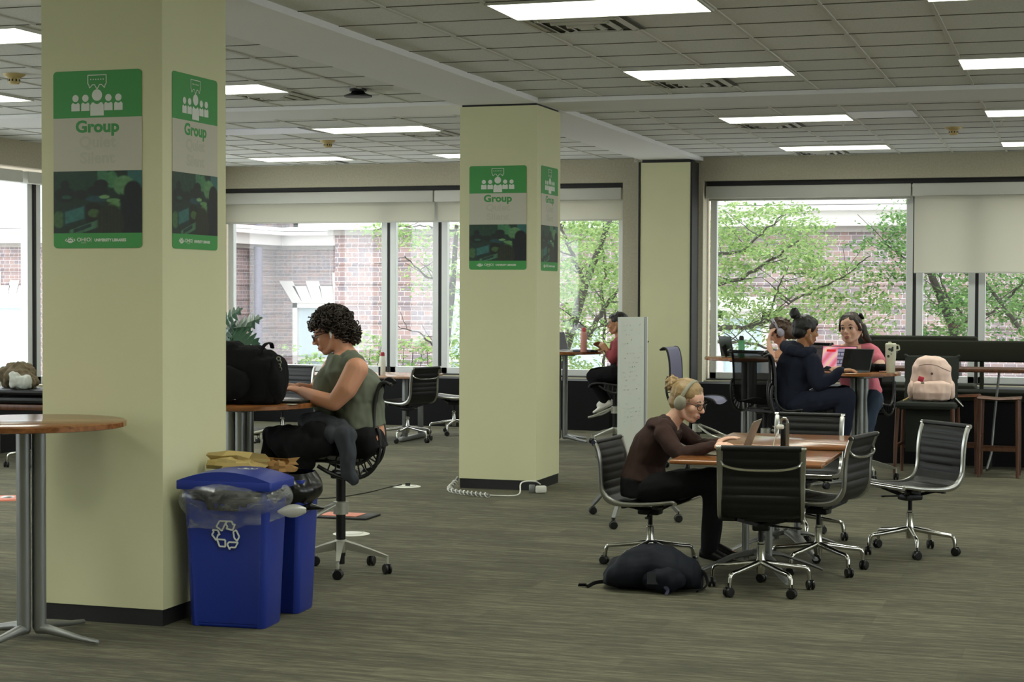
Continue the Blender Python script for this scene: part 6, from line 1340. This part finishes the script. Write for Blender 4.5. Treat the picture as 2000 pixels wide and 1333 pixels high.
hr = MB(); hd5.ell(hr, (-.022, 0, .036), (.1, .083, .088)); hd5.ell(hr, (-.05, 0, -.03), (.062, .078, .075)); hd5.chain(hr, [(-.05, .05, -.05), (-.055, .06, -.14)], [.045, .04]); hd5.chain(hr, [(-.05, -.05, -.05), (-.055, -.06, -.14)], [.045, .04]); hd5.ell(hr, (.03, 0, .07), (.06, .064, .036)); _child(hr, 'hair', 'hairbk', p5, org, voxel=.008, smooth=2, fold=.005, fsc=30); hd5.lips(p5, org); hd5.eyes(p5, org)
# ---------------------------------------------------------------- person with a pale headband of headphones, mostly hidden
Y0 = 18.75; org = A(1552, 775, Y0); B = MB(); hd6 = Head(A(1523, 648, 18.6), rotm(-.96, -.15, .5), 1.1); hd6.base(B); lat = Vector((.1, -1, 0))
R6 = [(A(1552, 775, Y0), .17, .12), (A(1548, 750, Y0), .165, .12), (A(1540, 715, Y0), .15, .11), (A(1534, 690, Y0), .165, .11), (A(1530, 678, Y0), .09, .06)]
torso(B, R6, lat); B.chain([A(1531, 682, Y0), A(1526, 668, 18.68), hd6.T((-.02, 0, -.03))], [.055, .05, .05])
AR = [[A(1526, 692, 18.58), A(1515, 698, 18.5), A(1508, 698, 18.46), A(1503, 680, 18.46), A(1501, 666, 18.48)], [A(1532, 692, 18.92), A(1524, 704, 18.95), A(1506, 700, 18.8)]]
B.chain(AR[0], [.048, .042, .036, .032, .023]); B.chain(AR[1], [.05, .04, .03]); hand(B, AR[0][4], (.2, .1, 1), (-.9, -.3, 0), 1, .6); hand(B, AR[1][2], (-1, -.2, 0), (0, 0, 1), 1, .4)
TH6 = [A(1552, 772, 18.65), A(1530, 770, 18.55), A(1512, 768, 18.5)]; B.chain(TH6, [.085, .075, .06]); B.chain([TH6[2], A(1515, 830, 18.55)], [.055, .04])
p6 = person(org, 'tousled brown-haired person with pale headphones leaning on one hand behind the navy hoodie', B, 'skin2', voxel=.009)
c = MB(); torso(c, R6[:4], lat, .014); c.chain(AR[0][:2], [.06, .055]); c.chain(AR[1][:2], [.06, .055]); _child(c, 't_shirt', mat('peach_shirt', (188, 140, 112), .85), p6, org, voxel=.01); c = MB(); c.chain(TH6, [.1, .09, .075]); c.chain([TH6[2], A(1515, 825, 18.55)], [.07, .055]); c.ell(A(1552, 775, Y0), (.18, .15, .1)); _child(c, 'trousers', 'blackcloth', p6, org, voxel=.011)
hr = MB(); hd6.ell(hr, (-.02, 0, .036), (.1, .083, .09)); hd6.ell(hr, (-.06, 0, -.03), (.062, .078, .085)); hd6.chain(hr, [(-.07, -.02, -.02), (-.1, -.02, -.1)], [.055, .04]); hd6.ell(hr, (.01, 0, .07), (.066, .064, .035)); strands(hr, hd6, 90, 5, None, skip=lambda p: p.x > .03, curl=.006, tube=.006); _child(hr, 'hair', 'hairbr', p6, org, voxel=.007, smooth=1)
phones(hd6, p6, org, mat('lavender_plastic', (150, 146, 160), .4), MATS['lavender_plastic'], .128, .014); hd6.lips(p6, org); hd6.eyes(p6, org)
q = A(1552, 790, Y0); stool(copy_tree(S0), (q.x+.05, q.y+.1), math.radians(250), .3, 'tall stool under the tousled person, hidden behind the navy hoodie')
# pale clutter under the right stools
q = A(1460, 880, 16.4); blob(MB().ell((q.x, 16.4, .17), (.16, .12, .17)).ell((q.x, 16.32, .1), (.12, .06, .09)), 'backpack', 'blackcloth', org=(q.x, 16.4, 0), voxel=.012, fold=.02, fsc=9, label='black backpack on the floor under the empty mesh stools', cat='backpack')
